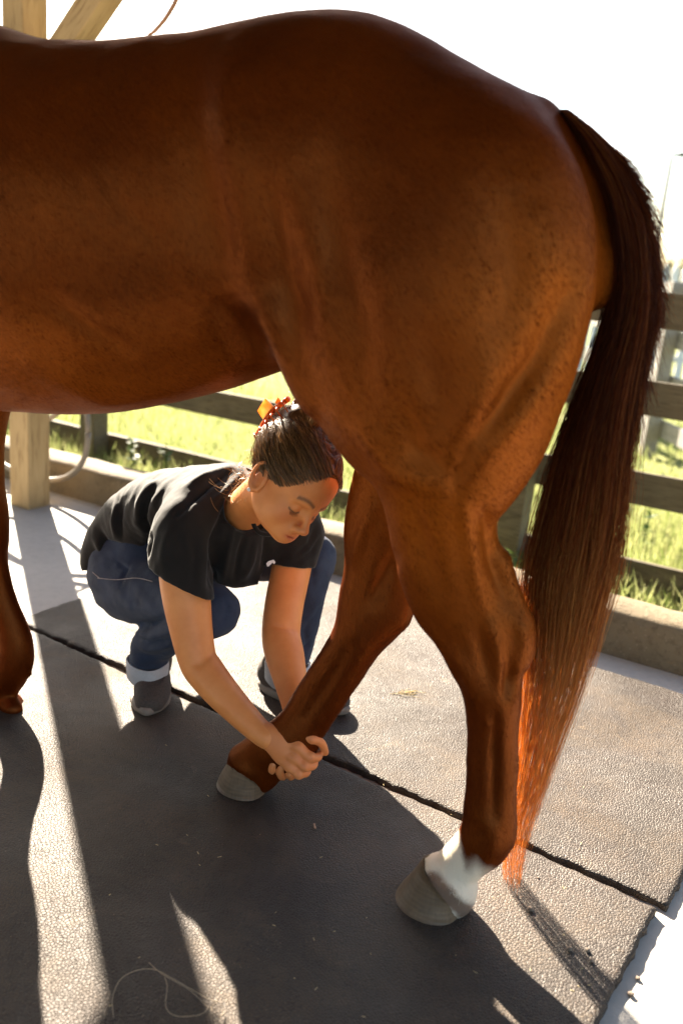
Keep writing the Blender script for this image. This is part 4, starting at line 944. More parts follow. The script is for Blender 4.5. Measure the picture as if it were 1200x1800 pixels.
# lash line: crease under the lowered lid
rosy = np.zeros(len(FV)); brow = np.zeros(len(FV))
def gz(c, r): return np.exp(-(((loc[:, 0] - c[0]) / r[0]) ** 2 + ((loc[:, 1] - c[1]) / r[1]) ** 2 + ((np.abs(loc[:, 2]) - c[2]) / r[2]) ** 2))
rosy += .95 * gz((.098, -.052, .004), (.012, .0075, .018)) + .45 * gz((.070, -.016, .045), (.03, .02, .02)) + .35 * gz((.113, -.022, 0), (.012, .012, .012)) + .4 * gz((-.008, 0, .08), (.02, .03, .012))
bl = np.abs(loc[:, 2]); by = .031 + .010 * np.exp(-((bl - .034) / .02) ** 2); brow += np.clip(1.5 * np.exp(-((loc[:, 1] - by) / .0035) ** 2), 0, 1) * ((bl > .010) & (bl < .052) & (loc[:, 0] > .05)) * .75
ly_ = .0005 - .004 * ((bl - .032) / .016) ** 2 * -1; brow += np.clip(1.5 * np.exp(-((loc[:, 1] - ly_) / .0018) ** 2), 0, 1) * ((bl > .018) & (bl < .050) & (loc[:, 0] > .06)) * .9
FW_ = hw(FV)
# arms and hands ---------------------------------------------------
ag = Grid(at(470, 1120, 2.02) - np.array([.29, .30, .38]), at(470, 1120, 2.02) + np.array([.20, .34, .34]), .0040)
ag.chain(wrows([(322, 930, 2.03, .050), (322, 1000, 2.0, .053), (328, 1050, 1.99, .0525), (336, 1105, 1.983, .0465), (347, 1158, 1.978, .0415), (360, 1180, 1.97, .0415), (388, 1215, 1.95, .0375), (425, 1255, 1.925, .0315), (452, 1282, 1.908, .0270), (470, 1296, 1.897, .0255)]), 36, .01)
ag.chain(wrows([(524, 930, 2.19, .050), (511, 1005, 2.165, .047), (499, 1065, 2.125, .0455), (494, 1115, 2.095, .0445), (500, 1150, 2.07, .0445), (509, 1190, 2.04, .0385), (517, 1230, 2.01, .031), (521, 1262, 1.992, .027), (520, 1290, 1.98, .026)]), 36, .01)
AV, AF = ag.extract(2); del ag
AV = wstrokes(AV, AF, [([(505, 1095), (515, 1104), (524, 1112)], 7, -.004), ([(478, 1100), (498, 1104), (510, 1106)], 5, -.003), ([(335, 1170), (352, 1168), (372, 1150)], 7, -.003), ([(330, 1140), (345, 1190), (380, 1235)], 10, .003)])
hgr = Grid(at(505, 1312, 1.93) - np.array([.125, .115, .11]), at(505, 1312, 1.93) + np.array([.115, .115, .10]), .0020)
klat = unit(at(507, 1346, 1.885) - at(523, 1292, 1.885))
hgr.chain(wrows([(462, 1290, 1.902, .0235, .027), (478, 1298, 1.893, .019, .030), (496, 1309, 1.885, .0185, .0385), (511, 1317, 1.882, .0160, .0400), (516, 1320, 1.882, .014, .038)]), 20, .008, klat)
fing = [[(505, 1292, 1.885, .0116), (526, 1291, 1.877, .0113), (550, 1298, 1.872, .0102), (565, 1307, 1.888, .0093), (571, 1322, 1.906, .0082)],
        [(503, 1308, 1.881, .0119), (522, 1312, 1.872, .0115), (543, 1330, 1.868, .0104), (558, 1331, 1.886, .0093), (560, 1325, 1.904, .0082)],
        [(499, 1322, 1.881, .0115), (516, 1330, 1.873, .0112), (536, 1346, 1.868, .0099), (550, 1346, 1.884, .0089), (553, 1338, 1.902, .0079)],
        [(494, 1334, 1.884, .0108), (509, 1345, 1.877, .0102), (525, 1358, 1.872, .0091), (538, 1359, 1.886, .0084), (542, 1351, 1.903, .0074)],
        [(478, 1286, 1.905, .0140), (494, 1279, 1.925, .0112), (514, 1276, 1.948, .0098), (532, 1276, 1.968, .0084)]]
for f_ in fing: hgr.chain(wrows(f_), 14, .0035)
for x, y, k in ((526, 1291, 1.876), (525, 1312, 1.870), (519, 1332, 1.871), (511, 1348, 1.875)): hgr.ellipsoid(at(x, y, k), (.0125, .0125, .0125), k=.008)
for x, y, k in ((548, 1298, 1.872), (545, 1331, 1.867), (536, 1347, 1.867), (525, 1361, 1.871)): hgr.ellipsoid(at(x, y, k), (.0112, .0112, .0112), k=.005)
# the other hand comes round from behind
hgr.chain(wrows([(520, 1280, 1.985, .024, .027), (514, 1305, 1.983, .018, .033), (506, 1330, 1.975, .015, .035), (502, 1345, 1.965, .012, .034)]), 16, .008, unit(RT))
for f_ in ([(492, 1345, 1.962, .0100), (484, 1358, 1.930, .0095), (478, 1353, 1.902, .0088), (480, 1344, 1.892, .0078)], [(504, 1350, 1.960, .0100), (497, 1364, 1.930, .0095), (492, 1358, 1.902, .0088), (494, 1349, 1.892, .0078)], [(515, 1350, 1.962, .0098), (512, 1364, 1.93, .0092), (508, 1360, 1.905, .0085)], [(525, 1345, 1.962, .0092), (526, 1360, 1.935, .0085), (522, 1358, 1.91, .008)], [(530, 1300, 1.98, .013), (548, 1292, 1.965, .011), (558, 1288, 1.945, .0095)]): hgr.chain(wrows(f_), 12, .0035)
GV, GF = hgr.extract(1); del hgr
# torso and legs under the clothes
tg = Grid((-.80, 1.70, .02), (.12, 2.62, .75), .010)
tg.chain(wrows([(240, 985, 2.41, .05), (290, 912, 2.29, .065), (350, 895, 2.21, .09), (405, 895, 2.15, .075)]), 16, .03)
tg.chain(wrows([(345, 900, 2.06, .05), (322, 950, 2.02, .048)]), 0, .03); tg.chain(wrows([(500, 905, 2.18, .05), (522, 950, 2.185, .046)]), 0, .03); tg.chain(wrows([(345, 900, 2.10, .06), (500, 905, 2.17, .06)]), 0, .03)
for kn, an, hp in (((350, 1082, 2.11), (262, 1195, 2.29), (240, 1010, 2.37)), ((540, 982, 2.31), (506, 1192, 2.34), (330, 965, 2.54))): tg.chain(wrows([(*hp, .06), (*kn, .030)]), 0, .02)
BV, BF = tg.extract(1); del tg
PV = np.concatenate([FW_, AV, GV, BV]); o1_, o2_, o3_ = len(FW_), len(FW_) + len(AV), len(FW_) + len(AV) + len(GV)
PFc = np.concatenate([FF, AF + o1_, GF + o2_, BF + o3_]); sk = mesh('body', PV - PW, PFc, True)
z0 = np.zeros(len(PV), np.float32); zr = z0.copy(); zb_ = z0.copy(); zr[:o1_] = np.clip(rosy, 0, 1); zb_[:o1_] = np.clip(brow, 0, 1)
hpx, _ = projV(GV); zr[o2_:o3_] = .25
for nm, dat in (('rosy', zr), ('brow', zb_)): sk.attributes.new(nm, 'FLOAT', 'POINT').data.foreach_set('value', dat)
obj('body', sk, MAT['skin'], woman)

# hair -------------------------------------------------------------
def m_pulled():
    t = NT('brown_hair'); a = t.new('ShaderNodeAttribute', attribute_name='tone').outputs['Fac']
    col = t.ramp(a, [(0, (.050, .019, .007)), (1, (.50, .27, .10))]); t.set(Base_Color=col, Roughness=.34, Specular_IOR_Level=.55)
    tr = t.new('ShaderNodeBsdfTranslucent'); t.ln(col, tr.inputs[0]); mx = t.new('ShaderNodeMixShader'); mx.inputs[0].default_value = .25
    t.ln(t.b.outputs[0], mx.inputs[1]); t.ln(tr.outputs[0], mx.inputs[2]); t.ln(mx.outputs[0], t.out.inputs[0]); MAT['brown_hair'] = t.m
m_pulled()
CR, CC = np.array([.100, .080, .073]), np.array([-.012, .052, 0])
def skull(dv, lift):                                  # direction from cranium centre -> point on the scalp
    dv = dv / (np.linalg.norm(dv, axis=-1, keepdims=True) + 1e-9); r_ = 1 / np.sqrt(((dv / CR) ** 2).sum(-1, keepdims=True)); return CC + dv * (r_ + np.asarray(lift)[..., None])
g = Grid((-.17, -.12, -.12), (.13, .22, .12), .0035)
g.ellipsoid(CC, CR + .0035, k=.01); g.ellipsoid((.045, .06, 0), (.0505, .0525, .0605), k=.03); g.ellipsoid((-.075, .125, 0), (.040, .034, .044), k=.02); g.ellipsoid((-.108, .085, 0), (.026, .05, .036), k=.02)
X, Y, Z = g.ax[0][:, None, None], g.ax[1][None, :, None], g.ax[2][None, None, :]
hl = np.interp(g.ax[0], [-.12, -.09, -.05, -.02, .015, .04, .060, .080, .11], [-.055, -.06, -.04, .012, .022, .030, .055, .082, .10])[:, None, None] + 0 * Z
hl = hl - .35 * np.clip(.045 - np.abs(Z), 0, .045) * (X > .03) * 0
ins_ = np.clip(.0075 - .22 * (Y - hl), 0, .05); ins_ = ins_ + np.clip(hl - Y, 0, 1) * 2; g.D = (g.D + ins_).astype(np.float32)
CV, CF = g.extract(2); del g
CVw = hw(CV); hair = pobj('hair', CVw, CF, MAT['brown_hair'])
ta = hair.data.attributes.new('tone', 'FLOAT', 'POINT'); ta.data.foreach_set('value', np.clip(.12 + .12 * lattice_noise(CV, 60, 2, 2), 0, 1).astype(np.float32))
rng = np.random.RandomState(5); n_ = 5200; m_ = 14
fs = rng.uniform(-.05, .085, n_); sd_ = np.sign(rng.rand(n_) - .5)
u0h = np.interp(fs, [-.05, -.02, .015, .04, .060, .080, .11], [-.035, .014, .024, .032, .056, .083, .10]); part = rng.rand(n_) < .62
st = np.stack([fs, u0h, sd_ * .06], 1); 
pf = rng.uniform(-.06, .082, n_); st[part] = np.stack([pf, .15 + 0 * pf, sd_ * .004 + rng.normal(size=n_) * .002], 1)[part]
arc = rng.rand(n_) < .34; za = rng.rand(n_) * .062; st[arc] = np.stack([.078 - 5.0 * za ** 2, .120 - .85 * za + rng.normal(size=n_) * .005, sd_ * za], 1)[arc]; part &= ~arc
d0 = st - CC; d0 /= np.linalg.norm(d0, axis=1)[:, None]
tgt = np.array([-.115, .09, 0]) - CC + rng.normal(size=(n_, 3)) * np.array([.010, .022, .020]); tgt /= np.linalg.norm(tgt, axis=1)[:, None]
tl = np.linspace(0, 1, m_)[None, :, None]; dm = d0 * np.array([.7, .55, 1.3]) + np.array([-.25, .05, 0]); dm[arc] = (d0 * .5 + np.stack([-.30 + 0 * fs, .42 + 0 * fs, sd_ * (.30 + 4 * za)], 1))[arc]; dm[part] = (d0 * .6 + np.stack([-.05 + 0 * fs, .25 + 0 * fs, sd_ * .55], 1))[part]; dm /= np.linalg.norm(dm, axis=1)[:, None]
dirs = (1 - tl) ** 2 * d0[:, None] + 2 * tl * (1 - tl) * dm[:, None] + tl ** 2 * tgt[:, None]
lift = .0040 + .009 * rng.rand(n_)[:, None] ** 3 + .0030 * np.sin(np.linspace(0, 1, m_)[None] * 7 + 5 * st[:, :1] * 40 + rng.rand(n_)[:, None] * 3) + .006 * np.linspace(0, 1, m_)[None]
hp_ = skull(dirs, lift); front = np.clip((hp_[..., 0] - .02) / .05, 0, 1); hp_[..., 0] += .006 * front
tone_h = np.clip(.10 + .80 * rng.rand(n_) ** 2.0, 0, 1)
obj('strands', strands_mesh('strands', hw(hp_) - PW, np.full((n_, m_), .00050) * np.linspace(1, .7, m_)[None], tone_h), MAT['brown_hair'], hair)['kind'] = 'stuff'
# loose wisps round the bun and the nape
nb = 260; w0 = np.concatenate([np.array([-.085, .135, 0]) + rng.normal(size=(nb // 2, 3)) * np.array([.028, .026, .030]), np.array([-.055, -.03, .045]) + rng.normal(size=(nb // 2, 3)) * np.array([.016, .035, .018])])
dirn = rng.normal(size=(nb, 3)) * .6; dirn[:nb // 2] += np.array([-.6, .7, .1]); dirn[nb // 2:] += np.array([-.5, -.7, .5]); dirn /= np.linalg.norm(dirn, axis=1)[:, None]
curl = rng.normal(size=(nb, 3)); curl -= dirn * (curl * dirn).sum(1)[:, None]; ln_ = rng.uniform(.015, .038, nb); tq = np.linspace(0, 1, 10)
wp = w0[:, None] + (ln_[:, None] * tq[None])[..., None] * dirn[:, None] + ((ln_ * .45)[:, None] * (tq[None] ** 2))[..., None] * curl[:, None] * 1.3
obj('wisps', strands_mesh('wisps', hw(wp) - PW, np.full((nb, 10), .00028), np.full(nb, .9)), MAT['brown_hair'], hair)['kind'] = 'stuff'
nfl = 620; fi = rng.randint(0, n_, nfl); fj = rng.randint(2, 9, nfl); ca = hp_[fi, fj]; cb = hp_[fi, fj + 4]; od = ca - CC; od /= np.linalg.norm(od, axis=1)[:, None]; tq = np.linspace(0, 1, 9)
fw_ = ca[:, None] + tq[None, :, None] * (cb - ca)[:, None] * rng.uniform(.6, 1.3, (nfl, 1, 1)) + (rng.uniform(.003, .014, nfl)[:, None] * tq[None] ** 1.5)[..., None] * (od + rng.normal(size=(nfl, 3)) * .5)[:, None]
obj('flyaways', strands_mesh('flyaways', hw(fw_) - PW, np.full((nfl, 9), .00026), np.full(nfl, 1.0)), MAT['brown_hair'], hair)['kind'] = 'stuff'
# bun: coiled locks
for q in range(7):
    a0 = q * .9; tq = np.linspace(0, 1, 22); ang = a0 + tq * 4.2; rr_ = .020 + .010 * math.sin(q * 2.1)
    P_ = np.stack([-.082 + .038 * np.cos(ang) + .004 * q - .014, .142 + .032 * np.sin(ang) + .003 * q, (-.030 + .010 * q) + .006 * np.sin(ang * 2)], 1)
    me = tube_mesh('bun_lock', hw(P_) - PW, .0115 * np.sin(np.pi * np.clip(tq, .06, .94)) ** .5, 8); me.attributes.new('tone', 'FLOAT', 'POINT').data.foreach_set('value', np.full(len(me.vertices), .25 + .06 * (q % 4), np.float32)); obj('bun_lock', me, MAT['brown_hair'], hair)
# claw clip
t = NT('tortoiseshell'); v = t.coord('Object'); a = t.noise(v, 55, 4, .6, .5); col = t.ramp(a, [(.35, (.22, .03, .005)), (.5, (.60, .14, .015)), (.7, (.90, .40, .09))]); t.set(Base_Color=col, Roughness=.2, Specular_IOR_Level=.5); tr = t.new('ShaderNodeBsdfTranslucent'); t.ln(col, tr.inputs[0]); mx = t.new('ShaderNodeMixShader'); mx.inputs[0].default_value = .6; t.ln(t.b.outputs[0], mx.inputs[1]); t.ln(tr.outputs[0], mx.inputs[2]); t.ln(mx.outputs[0], t.out.inputs[0]); MAT['tortoiseshell'] = t.m
t = NT('amber'); am = t.ramp(t.noise(t.coord('Object'), 60, 3), [(.3, (.85, .34, .07)), (.7, (.95, .62, .28))]); t.set(Base_Color=am, Roughness=.2); tr = t.new('ShaderNodeBsdfTranslucent'); t.ln(am, tr.inputs[0]); mx = t.new('ShaderNodeMixShader'); mx.inputs[0].default_value = .6; t.ln(t.b.outputs[0], mx.inputs[1]); t.ln(tr.outputs[0], mx.inputs[2]); t.ln(mx.outputs[0], t.out.inputs[0]); MAT['amber'] = t.m
clip = empty('hair_clip', (0, 0, 0), 0, woman)
def plate(name, pts, thick, nrm):
    pts = np.asarray(pts, float); n = len(pts); nrm = np.asarray(nrm, float) * thick / 2
    V = np.concatenate([hw(pts + nrm), hw(pts - nrm)]) - PW; F = [tuple(range(n)), tuple(range(n, 2 * n))[::-1]] + [(i, n + i, n + (i + 1) % n, (i + 1) % n) for i in range(n)]
    return obj(name, mesh(name, V, F), MAT['amber'], clip)
spine = np.array([(-.128, .028 + .11 * q, .022) for q in np.linspace(0, 1, 10)]); spine[:, 0] -= .012 * np.sin(np.linspace(0, 1, 10) * np.pi)
obj('clip_spine', tube_mesh('clip_spine', hw(spine) - PW, .0085, 8, True, True, .7), MAT['tortoiseshell'], clip)
for q in range(6):
    u_ = .034 + q * .019; tq = np.linspace(0, 1, 8)
    P_ = np.stack([-.128 + .046 * tq ** 1.4, u_ + .004 * np.sin(tq * 3), .024 + .034 * np.sin(tq * 2.2)], 1); obj('clip_tooth', tube_mesh('clip_tooth', hw(P_) - PW, .0028 * (1 - .5 * tq), 6, True, True, .6), MAT['tortoiseshell'], clip)
plate('clip_tab', [(-.136, .060, .020), (-.166, .066, .030), (-.172, .098, .030), (-.140, .100, .020)], .003, (.25, 0, .97)); plate('clip_tab', [(-.136, .105, .018), (-.150, .108, .022), (-.152, .120, .022), (-.138, .120, .018)], .003, (.25, 0, .97))
# earring and lashes
m_simple('pearl', (.85, .80, .72), .2, 30, .05, 0, .6)
bm = bmesh.new(); bmesh.ops.create_icosphere(bm, subdivisions=2, radius=.0042); eo = obj('earring', from_bm('earring', bm, True), MAT['pearl'], woman); eo.location = hw(np.array([-.003, -.031, .083])) - PW
for s_ in (1, -1):
    ls = np.array([[(.0855 - .25 * (z_ - .032) ** 2 * 60 * .1, -.0015 + (z_ - .032) ** 2 * 12, z_ * s_)] for z_ in np.linspace(.020, .046, 12)]).reshape(-1, 1, 3)
    tq = np.linspace(0, 1, 5)[None, :, None]; lp_ = ls + tq * np.array([.0065, -.0045, .002 * s_]); mm = strands_mesh('lashes', hw(lp_) - PW, np.full((12, 5), .00045) * np.linspace(1, .3, 5)[None], np.zeros(12)); obj('lashes', mm, MAT['brown_hair'], woman)
# ------------------------------------------------------------------ hose, strap
m_simple('hose_rubber', (.17, .145, .115), .45, 25, .15, .1); m_simple('leather', (.33, .16, .10), .6, 40, .25, .2); m_simple('steel', (.45, .44, .42), .4, 30, .15, .05, .5, .8)
hr = empty('garden_hose', fl(PBu, PBn, 0), yaw); tag(hr, 'coiled grey garden hose hanging behind the timber post', 'hose')
def post_pt(x, y, n):
    d_ = ray(x, y); k = ((fl(0, PBn + n)[:2] - CAM[:2]) @ N) / (d_[:2] @ N); P = CAM + k * d_; return np.array([(P[:2] - CB[:2]) @ U - PBu, n, P[2]])
for i, (x0, x1, yt, yb, n, w) in enumerate(((-60, 156, 600, 868, .125, 0), (-70, 124, 590, 752, .165, 2))):
    c0, c1 = post_pt((x0 + x1) / 2, (yt + yb) / 2, n), post_pt(x1, (yt + yb) / 2, n); rx = c1[0] - c0[0]; rz = post_pt(x0, yt, n)[2] - c0[2]
    th = np.linspace(0, 2 * math.pi * 1.0, 60); P_ = np.stack([c0[0] + rx * np.cos(th), n + .015 * np.sin(th * .5 + i) , c0[2] + rz * np.sin(th) * 1.0 + .012 * np.sin(th * 3 + w)], 1)
    obj('hose_loop', tube_mesh('hose_loop', P_, .0125, 10, True), MAT['hose_rubber'], hr)
hk = post_pt(45, 596, .07); obj('hook', tube_mesh('hook', spline([(hk[0], .066, hk[2]), (hk[0], .16, hk[2] - .01), (hk[0], .235, hk[2] - .01), (hk[0], .25, hk[2] + .04)], 14), .007, 8), MAT['steel'], hr)
# leather strap hanging from the beam on the near side
sp = [post_pt(x, y, -.02) for x, y in ((338, -60), (318, -18), (306, 8), (290, 34), (272, 55), (262, 66), (250, 120), (255, 210))]
st_ = post_pt(345, -100, -.02); st_[2] = BH + .04; st_[0] = sp[0][0] + .02
so_ = empty('leather_strap', fl(PBu, PBn, 0), yaw); tag(so_, 'thin brown leather strap hanging above the back of the horse', 'strap')
obj('strap', tube_mesh('strap', spline([st_] + sp, 30), .011, 8, True, True, .22), MAT['leather'], so_)
obj('buckle', tube_mesh('buckle', np.array([sp[-1] + np.array([.022 * math.cos(t_), 0, .022 * math.sin(t_)]) for t_ in np.linspace(0, 2 * math.pi, 16)]), .003, 6), MAT['steel'], so_)

# ------------------------------------------------------------------ grass, weeds
def blades(name, n, sampler, hrange, width, parent=None, seed=1, mat='grass_blade'):
    rng = np.random.RandomState(seed); B = sampler(rng, n); h = rng.uniform(*hrange, len(B)); az = rng.rand(len(B)) * 6.283; ln = rng.uniform(.1, .7, len(B)) * h; ta = rng.rand(len(B)) * 6.283
    side = np.stack([np.cos(az), np.sin(az), 0 * az], 1) * (width * rng.uniform(.6, 1.3, len(B)))[:, None]; lean = np.stack([np.cos(ta), np.sin(ta), 0 * ta], 1) * ln[:, None]; up = np.array([0, 0, 1.0]) * h[:, None]
    V = np.stack([B - side, B + side, B + up * .55 + lean * .3 + side * .7, B + up * .55 + lean * .3 - side * .7, B + up + lean], 1).reshape(-1, 3); i = np.arange(len(B)) * 5
    F = np.concatenate([np.stack([i, i + 1, i + 2], 1), np.stack([i, i + 2, i + 3], 1), np.stack([i + 3, i + 2, i + 4], 1)])
    me = mesh(name, V, F); me.attributes.new('tone', 'FLOAT', 'POINT').data.foreach_set('value', np.repeat(np.clip(rng.beta(1.4, 1.6, len(B)), 0, 1), 5).astype(np.float32))
    return obj(name, me, MAT[mat], parent)
def near_strip(rng, n):
    u = rng.uniform(-5.0, 1.6, n); nn = .20 + rng.rand(n) ** 1.7 * 3.6; c_ = lattice_noise(np.stack([u, nn, 0 * u], 1), 2.4, 9, 2); k = c_ + rng.rand(n) * .9 > -.05; u, nn = u[k], nn[k]
    P = CB[:2] + u[:, None] * U + nn[:, None] * N; return np.concatenate([P, np.full((len(u), 1), GZ - .01)], 1)
tag(blades('grass', 62000, near_strip, (.04, .16), .0028, seed=2), 'short sunlit pasture grass behind the kerb and through the fences', 'grass', kind='stuff')
def far_strip(rng, n):
    u = rng.uniform(-9, 9, n); nn = 3.0 + rng.rand(n) ** 1.5 * 16; P = CB[:2] + u[:, None] * U + nn[:, None] * N; return np.concatenate([P, np.full((n, 1), GZ - .01)], 1)
tag(blades('grass', 42000, far_strip, (.05, .15), .006, seed=3), 'longer thin grass of the open pasture further back', 'grass', kind='stuff')
def weed(x, y, n, hgt, nl, label, seed):
    rng = np.random.RandomState(seed); d_ = ray(x, y); k = ((fl(0, n)[:2] - CAM[:2]) @ N) / (d_[:2] @ N); P = CAM + k * d_; base = np.array([P[0], P[1], GZ])
    H = max(P[2] - GZ, hgt); r = empty('weed', base); tag(r, label, 'weed', 'weeds behind the kerb')
    V, F, T = [], [], []
    for s_ in range(3):
        tip = np.array([rng.uniform(-.05, .05), rng.uniform(-.05, .05), H * rng.uniform(.75, 1)]); P_ = spline([(0, 0, 0), tip * .5 + rng.uniform(-.012, .012, 3), tip], 8)
        obj('stem', tube_mesh('stem', P_, np.linspace(.003, .0012, 8), 5), MAT['leaf'], r)
        for q in range(nl):
            t_ = rng.uniform(.25, 1); c_ = P_[int(t_ * 7)]; a_ = rng.rand() * 6.28; L = rng.uniform(.025, .055); dv = np.array([math.cos(a_), math.sin(a_), rng.uniform(-.1, .7)]) * L; sv_ = np.cross(dv, [0, 0, 1]); sv_ = sv_ / np.linalg.norm(sv_) * L * .28
            b_ = len(V); V += [c_, c_ + dv * .45 + sv_, c_ + dv, c_ + dv * .45 - sv_ + [0, 0, .004]]; F.append((b_, b_ + 1, b_ + 2, b_ + 3)); T += [rng.rand()] * 4
    me = mesh('leaves', V, F); me.attributes.new('tone', 'FLOAT', 'POINT').data.foreach_set('value', np.array(T, np.float32)); obj('leaves', me, MAT['leaf'], r)
weed(232, 762, .80, .2, 16, 'leafy weed standing left of the squatting figure behind the kerb', 1); weed(300, 762, .62, .2, 12, 'small weed just behind the kerb beside the t-shirt back', 2)
weed(1160, 800, 1.9, .2, 22, 'green weed clump growing through the pasture fence at right', 3); weed(1110, 805, 2.3, .2, 18, 'green weed clump close behind the tail by the fence', 4); weed(915, 962, 1.0, .1, 14, 'small weed at the foot of the fence post left of the tail', 5)

# ------------------------------------------------------------------ far things: picket fence, trees, lamp
m_simple('white_paint', (.78, .77, .74), .6, 20, .1, .05)
pf = ground(1190, 560, GZ); dd_ = unit(ray(1190, 560)[:2]); ctr = dd_ * 12.5; pk_ = empty('picket_fence', (ctr[0], ctr[1], GZ), math.atan2(-dd_[0], dd_[1]) + .25); tag(pk_, 'white picket fence far behind the pasture fence at the right edge', 'fence')
bm = bmesh.new(); pts_ = [(-.045, 0), (.045, 0), (.045, 1.42), (0, 1.52), (-.045, 1.42)]; vs = [bm.verts.new((x, -.01, z)) for x, z in pts_] + [bm.verts.new((x, .01, z)) for x, z in pts_]; bm.faces.new(vs[:5]); bm.faces.new(vs[5:][::-1])
for i in range(5): bm.faces.new([vs[(i + 1) % 5], vs[i], vs[5 + i], vs[5 + (i + 1) % 5]])
bmesh.ops.recalc_face_normals(bm, faces=bm.faces); pme = from_bm('picket', bm); pme.materials.append(MAT['white_paint'])
for i in range(-26, 22):
    o = bpy.data.objects.new('picket', pme); o.location = (i * .125, 0, 0); link(o, pk_)
for z in (.35, 1.1): o = obj('rail', from_bm('rail', box_bm(6.2, .03, .08)), MAT['white_paint'], pk_); o.location = (-.3, .028, z)
m_simple('bark', (.13, .10, .075), .9, 12, .35, .5, .2, 0, .02)
def tree(dist, px, hgt, seed, label):
    rng = np.random.RandomState(seed); d_ = unit(ray(px, 480)[:2]); b = d_ * dist; r = empty('tree', (b[0], b[1], GZ)); tag(r, label, 'tree', 'trees along the far edge of the pasture')
    me = tube_mesh('trunk', spline([(0, 0, -.2), (.1, 0, hgt * .25), (0, .1, hgt * .5), (.1, .1, hgt * .85)], 12), np.linspace(hgt * .035, hgt * .008, 12), 8); obj('trunk', me, MAT['bark'], r)
    C = []
    for q in range(26):
        a = rng.rand() * 6.28; rr = hgt * .34 * math.sqrt(rng.rand()); C.append((rr * math.cos(a), rr * math.sin(a), hgt * rng.uniform(.28, .95) * (1 - .25 * rr / (hgt * .34)), hgt * rng.uniform(.07, .14)))
        if q < 8: obj('limb', tube_mesh('limb', spline([(0, 0, hgt * rng.uniform(.2, .5)), (C[-1][0] * .5, C[-1][1] * .5, C[-1][2] * .8), C[-1][:3]], 8), np.linspace(hgt * .012, hgt * .003, 8), 5), MAT['bark'], r)
    C = np.array(C); n = 5200; w_i = rng.randint(0, len(C), n); P = C[w_i, :3] + rng.normal(size=(n, 3)) * C[w_i, 3:4] * .62; S = hgt * .016
    a_ = rng.normal(size=(n, 3)); a_ /= np.linalg.norm(a_, axis=1)[:, None]; b_ = np.cross(a_, rng.normal(size=(n, 3))); b_ /= np.linalg.norm(b_, axis=1)[:, None]
    V = np.stack([P - a_ * S, P + b_ * S * .55, P + a_ * S, P - b_ * S * .55], 1).reshape(-1, 3); F = np.arange(n * 4).reshape(-1, 4)
    me = mesh('crown', V, F); me.attributes.new('tone', 'FLOAT', 'POINT').data.foreach_set('value', np.repeat(rng.rand(n), 4).astype(np.float32)); obj('crown', me, MAT['tree_leaf'], r)
tree(70, 1190, 3.2, 1, 'far round green tree at the right edge beyond the pickets'); tree(66, 1240, 4.2, 2, 'taller far tree just outside the right edge'); tree(74, 1160, 2.4, 3, 'small pale far tree partly behind the tail')
lp = unit(ray(1158, 400)[:2]) * 42; lr = empty('street_lamp', (lp[0], lp[1], GZ), -.12); tag(lr, 'thin far street lamp with a flat head against the white sky', 'lamp post')
m_simple('galvanised', (.10, .10, .10), .6, 10, .1, 0)
LH = 6.15; obj('pole', tube_mesh('pole', [(0, 0, -.1), (0, 0, 3), (0, 0, LH - .15), (.04, 0, LH), (.35, 0, LH + .02)], [.11, .10, .085, .08, .07], 8), MAT['galvanised'], lr)
bm = box_bm(.78, .24, .20, .04); o = obj('lamp_head', from_bm('lamp_head', bm, True), MAT['galvanised'], lr); o.location = (.62, 0, LH + .02)

# ------------------------------------------------------------------ litter on the mats
m_simple('horse_hair', (.36, .27, .17), .5, 30, .1, 0); m_simple('grit', (.16, .12, .09), .9, 120, .4, .4); m_simple('hay', (.52, .40, .20), .8, 60, .3, .1); m_simple('chip', (.40, .24, .15), .8, 90, .3, .2)
def on_mat(x, y, z=.0195): return ground(x, y, z)
h1 = [(200, 1790), (198, 1755), (212, 1722), (240, 1706), (270, 1704), (300, 1718), (335, 1738), (365, 1755), (385, 1762), (394, 1775), (385, 1790), (374, 1784), (372, 1770), (380, 1762)]
h2 = [(262, 1692), (285, 1712), (330, 1738), (360, 1765), (366, 1772), (350, 1784), (310, 1786), (292, 1770), (294, 1735), (290, 1718)]
for q, h_ in enumerate((h1, h2)): 
    P_ = np.array([on_mat(x, y, .021 + .006 * (i % 3)) for i, (x, y) in enumerate(h_)]); o = obj('loose_hair', tube_mesh('loose_hair', spline(P_, 70), .00055, 5), MAT['horse_hair'])
    tag(o, ('large loop of loose pale tail hair lying on the near mat', 'smaller crossed strand of loose tail hair on the near mat')[q], 'hair')
rng = np.random.RandomState(21)
gr = [(1000, 1670, 9, 'dark crumb in the cluster of three on the lit mat right of the tail shadow', 'three crumbs'), (1032, 1672, 8, 'dark crumb in the cluster of three on the lit mat right of the tail shadow', 'three crumbs'), (1038, 1690, 7, 'dark crumb in the cluster of three on the lit mat right of the tail shadow', 'three crumbs'),
      (932, 1600, 11, 'largest pale crumb beside the tip of the tail', None), (945, 1544, 5, 'tiny crumb on the lit mat above the tail tip', None), (1120, 1722, 8, 'crumb on the pale concrete beside the near mat edge, further from the camera', None), (1108, 1750, 10, 'crumb on the pale concrete beside the near mat edge, closest to the camera', None),
      (828, 1572, 6, 'small crumb right behind the heel of the white-socked hoof', None), (1172, 1570, 8, 'crumb beside the outer corner of the far mat', None)]
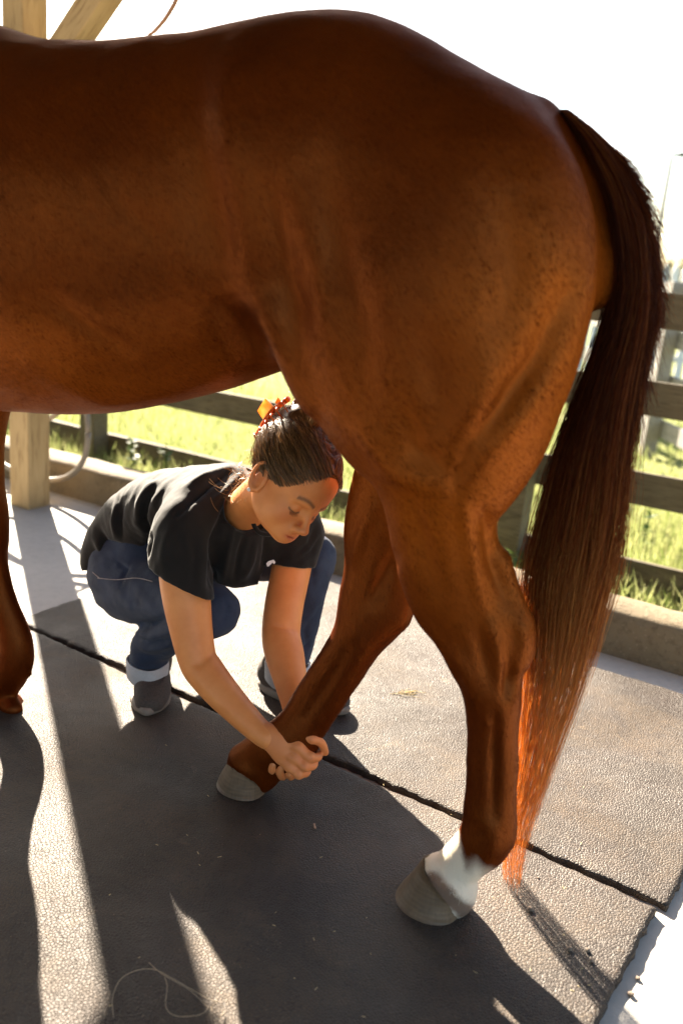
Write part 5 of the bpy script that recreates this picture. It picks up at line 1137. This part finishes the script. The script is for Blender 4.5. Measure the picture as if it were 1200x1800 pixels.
for i, (x, y, s_, lab, grp) in enumerate(gr):
    bm = bmesh.new(); bmesh.ops.create_icosphere(bm, subdivisions=2, radius=s_ * .00055)
    for v in bm.verts: v.co *= rng.uniform(.7, 1.25); v.co.z *= .7
    P_ = on_mat(x, y, .0195 if x < 1060 else .0005); o = obj('pebble', from_bm('pebble', bm, True), MAT['grit']); o.location = P_ + np.array([0, 0, s_ * .0003]); tag(o, lab, 'pebble', grp)
r = empty('hay_tuft', on_mat(712, 1218)); tag(r, 'small tuft of pale hay on the far mat between the hind legs', 'hay')
for q in range(26):
    a = rng.normal() * .35; L = rng.uniform(.015, .05); c_ = rng.normal(size=2) * np.array([.018, .008]); P_ = np.array([(c_[0] + t_ * L * math.cos(a), c_[1] + t_ * L * math.sin(a), .001 + .006 * math.sin(t_ * 3) * rng.rand()) for t_ in np.linspace(-.5, .5, 5)]); obj('straw', tube_mesh('straw', P_, .0006, 4), MAT['hay'], r)
bm = box_bm(.004, .016, .0025, .0008); o = obj('wood_chip', from_bm('wood_chip', bm), MAT['chip']); o.location = on_mat(553, 1452, .021); o.rotation_euler = (0, .1, .2); tag(o, 'single reddish wood chip lying on the dark near mat', 'wood chip')

rng = np.random.RandomState(33); V, F = [], []
for i in range(46):
    c_ = ground(rng.uniform(120, 1050), rng.uniform(1300, 1790), .0198); a = rng.rand() * 6.28; L = rng.uniform(.001, .0045); w_ = rng.uniform(.0004, .0009); d1 = np.array([math.cos(a), math.sin(a), 0]) * L; d2 = np.array([-math.sin(a), math.cos(a), 0]) * w_; b_ = len(V)
    V += [c_ - d1 - d2, c_ - d1 + d2, c_ + d1 + d2, c_ + d1 - d2, c_ + np.array([0, 0, .0009])]; F += [(b_, b_ + 1, b_ + 4), (b_ + 1, b_ + 2, b_ + 4), (b_ + 2, b_ + 3, b_ + 4), (b_ + 3, b_, b_ + 4)]
tag(obj('hay_chaff', mesh('hay_chaff', V, F), MAT['hay']), 'scattered specks of hay chaff over the shaded near mat', 'chaff', kind='stuff')
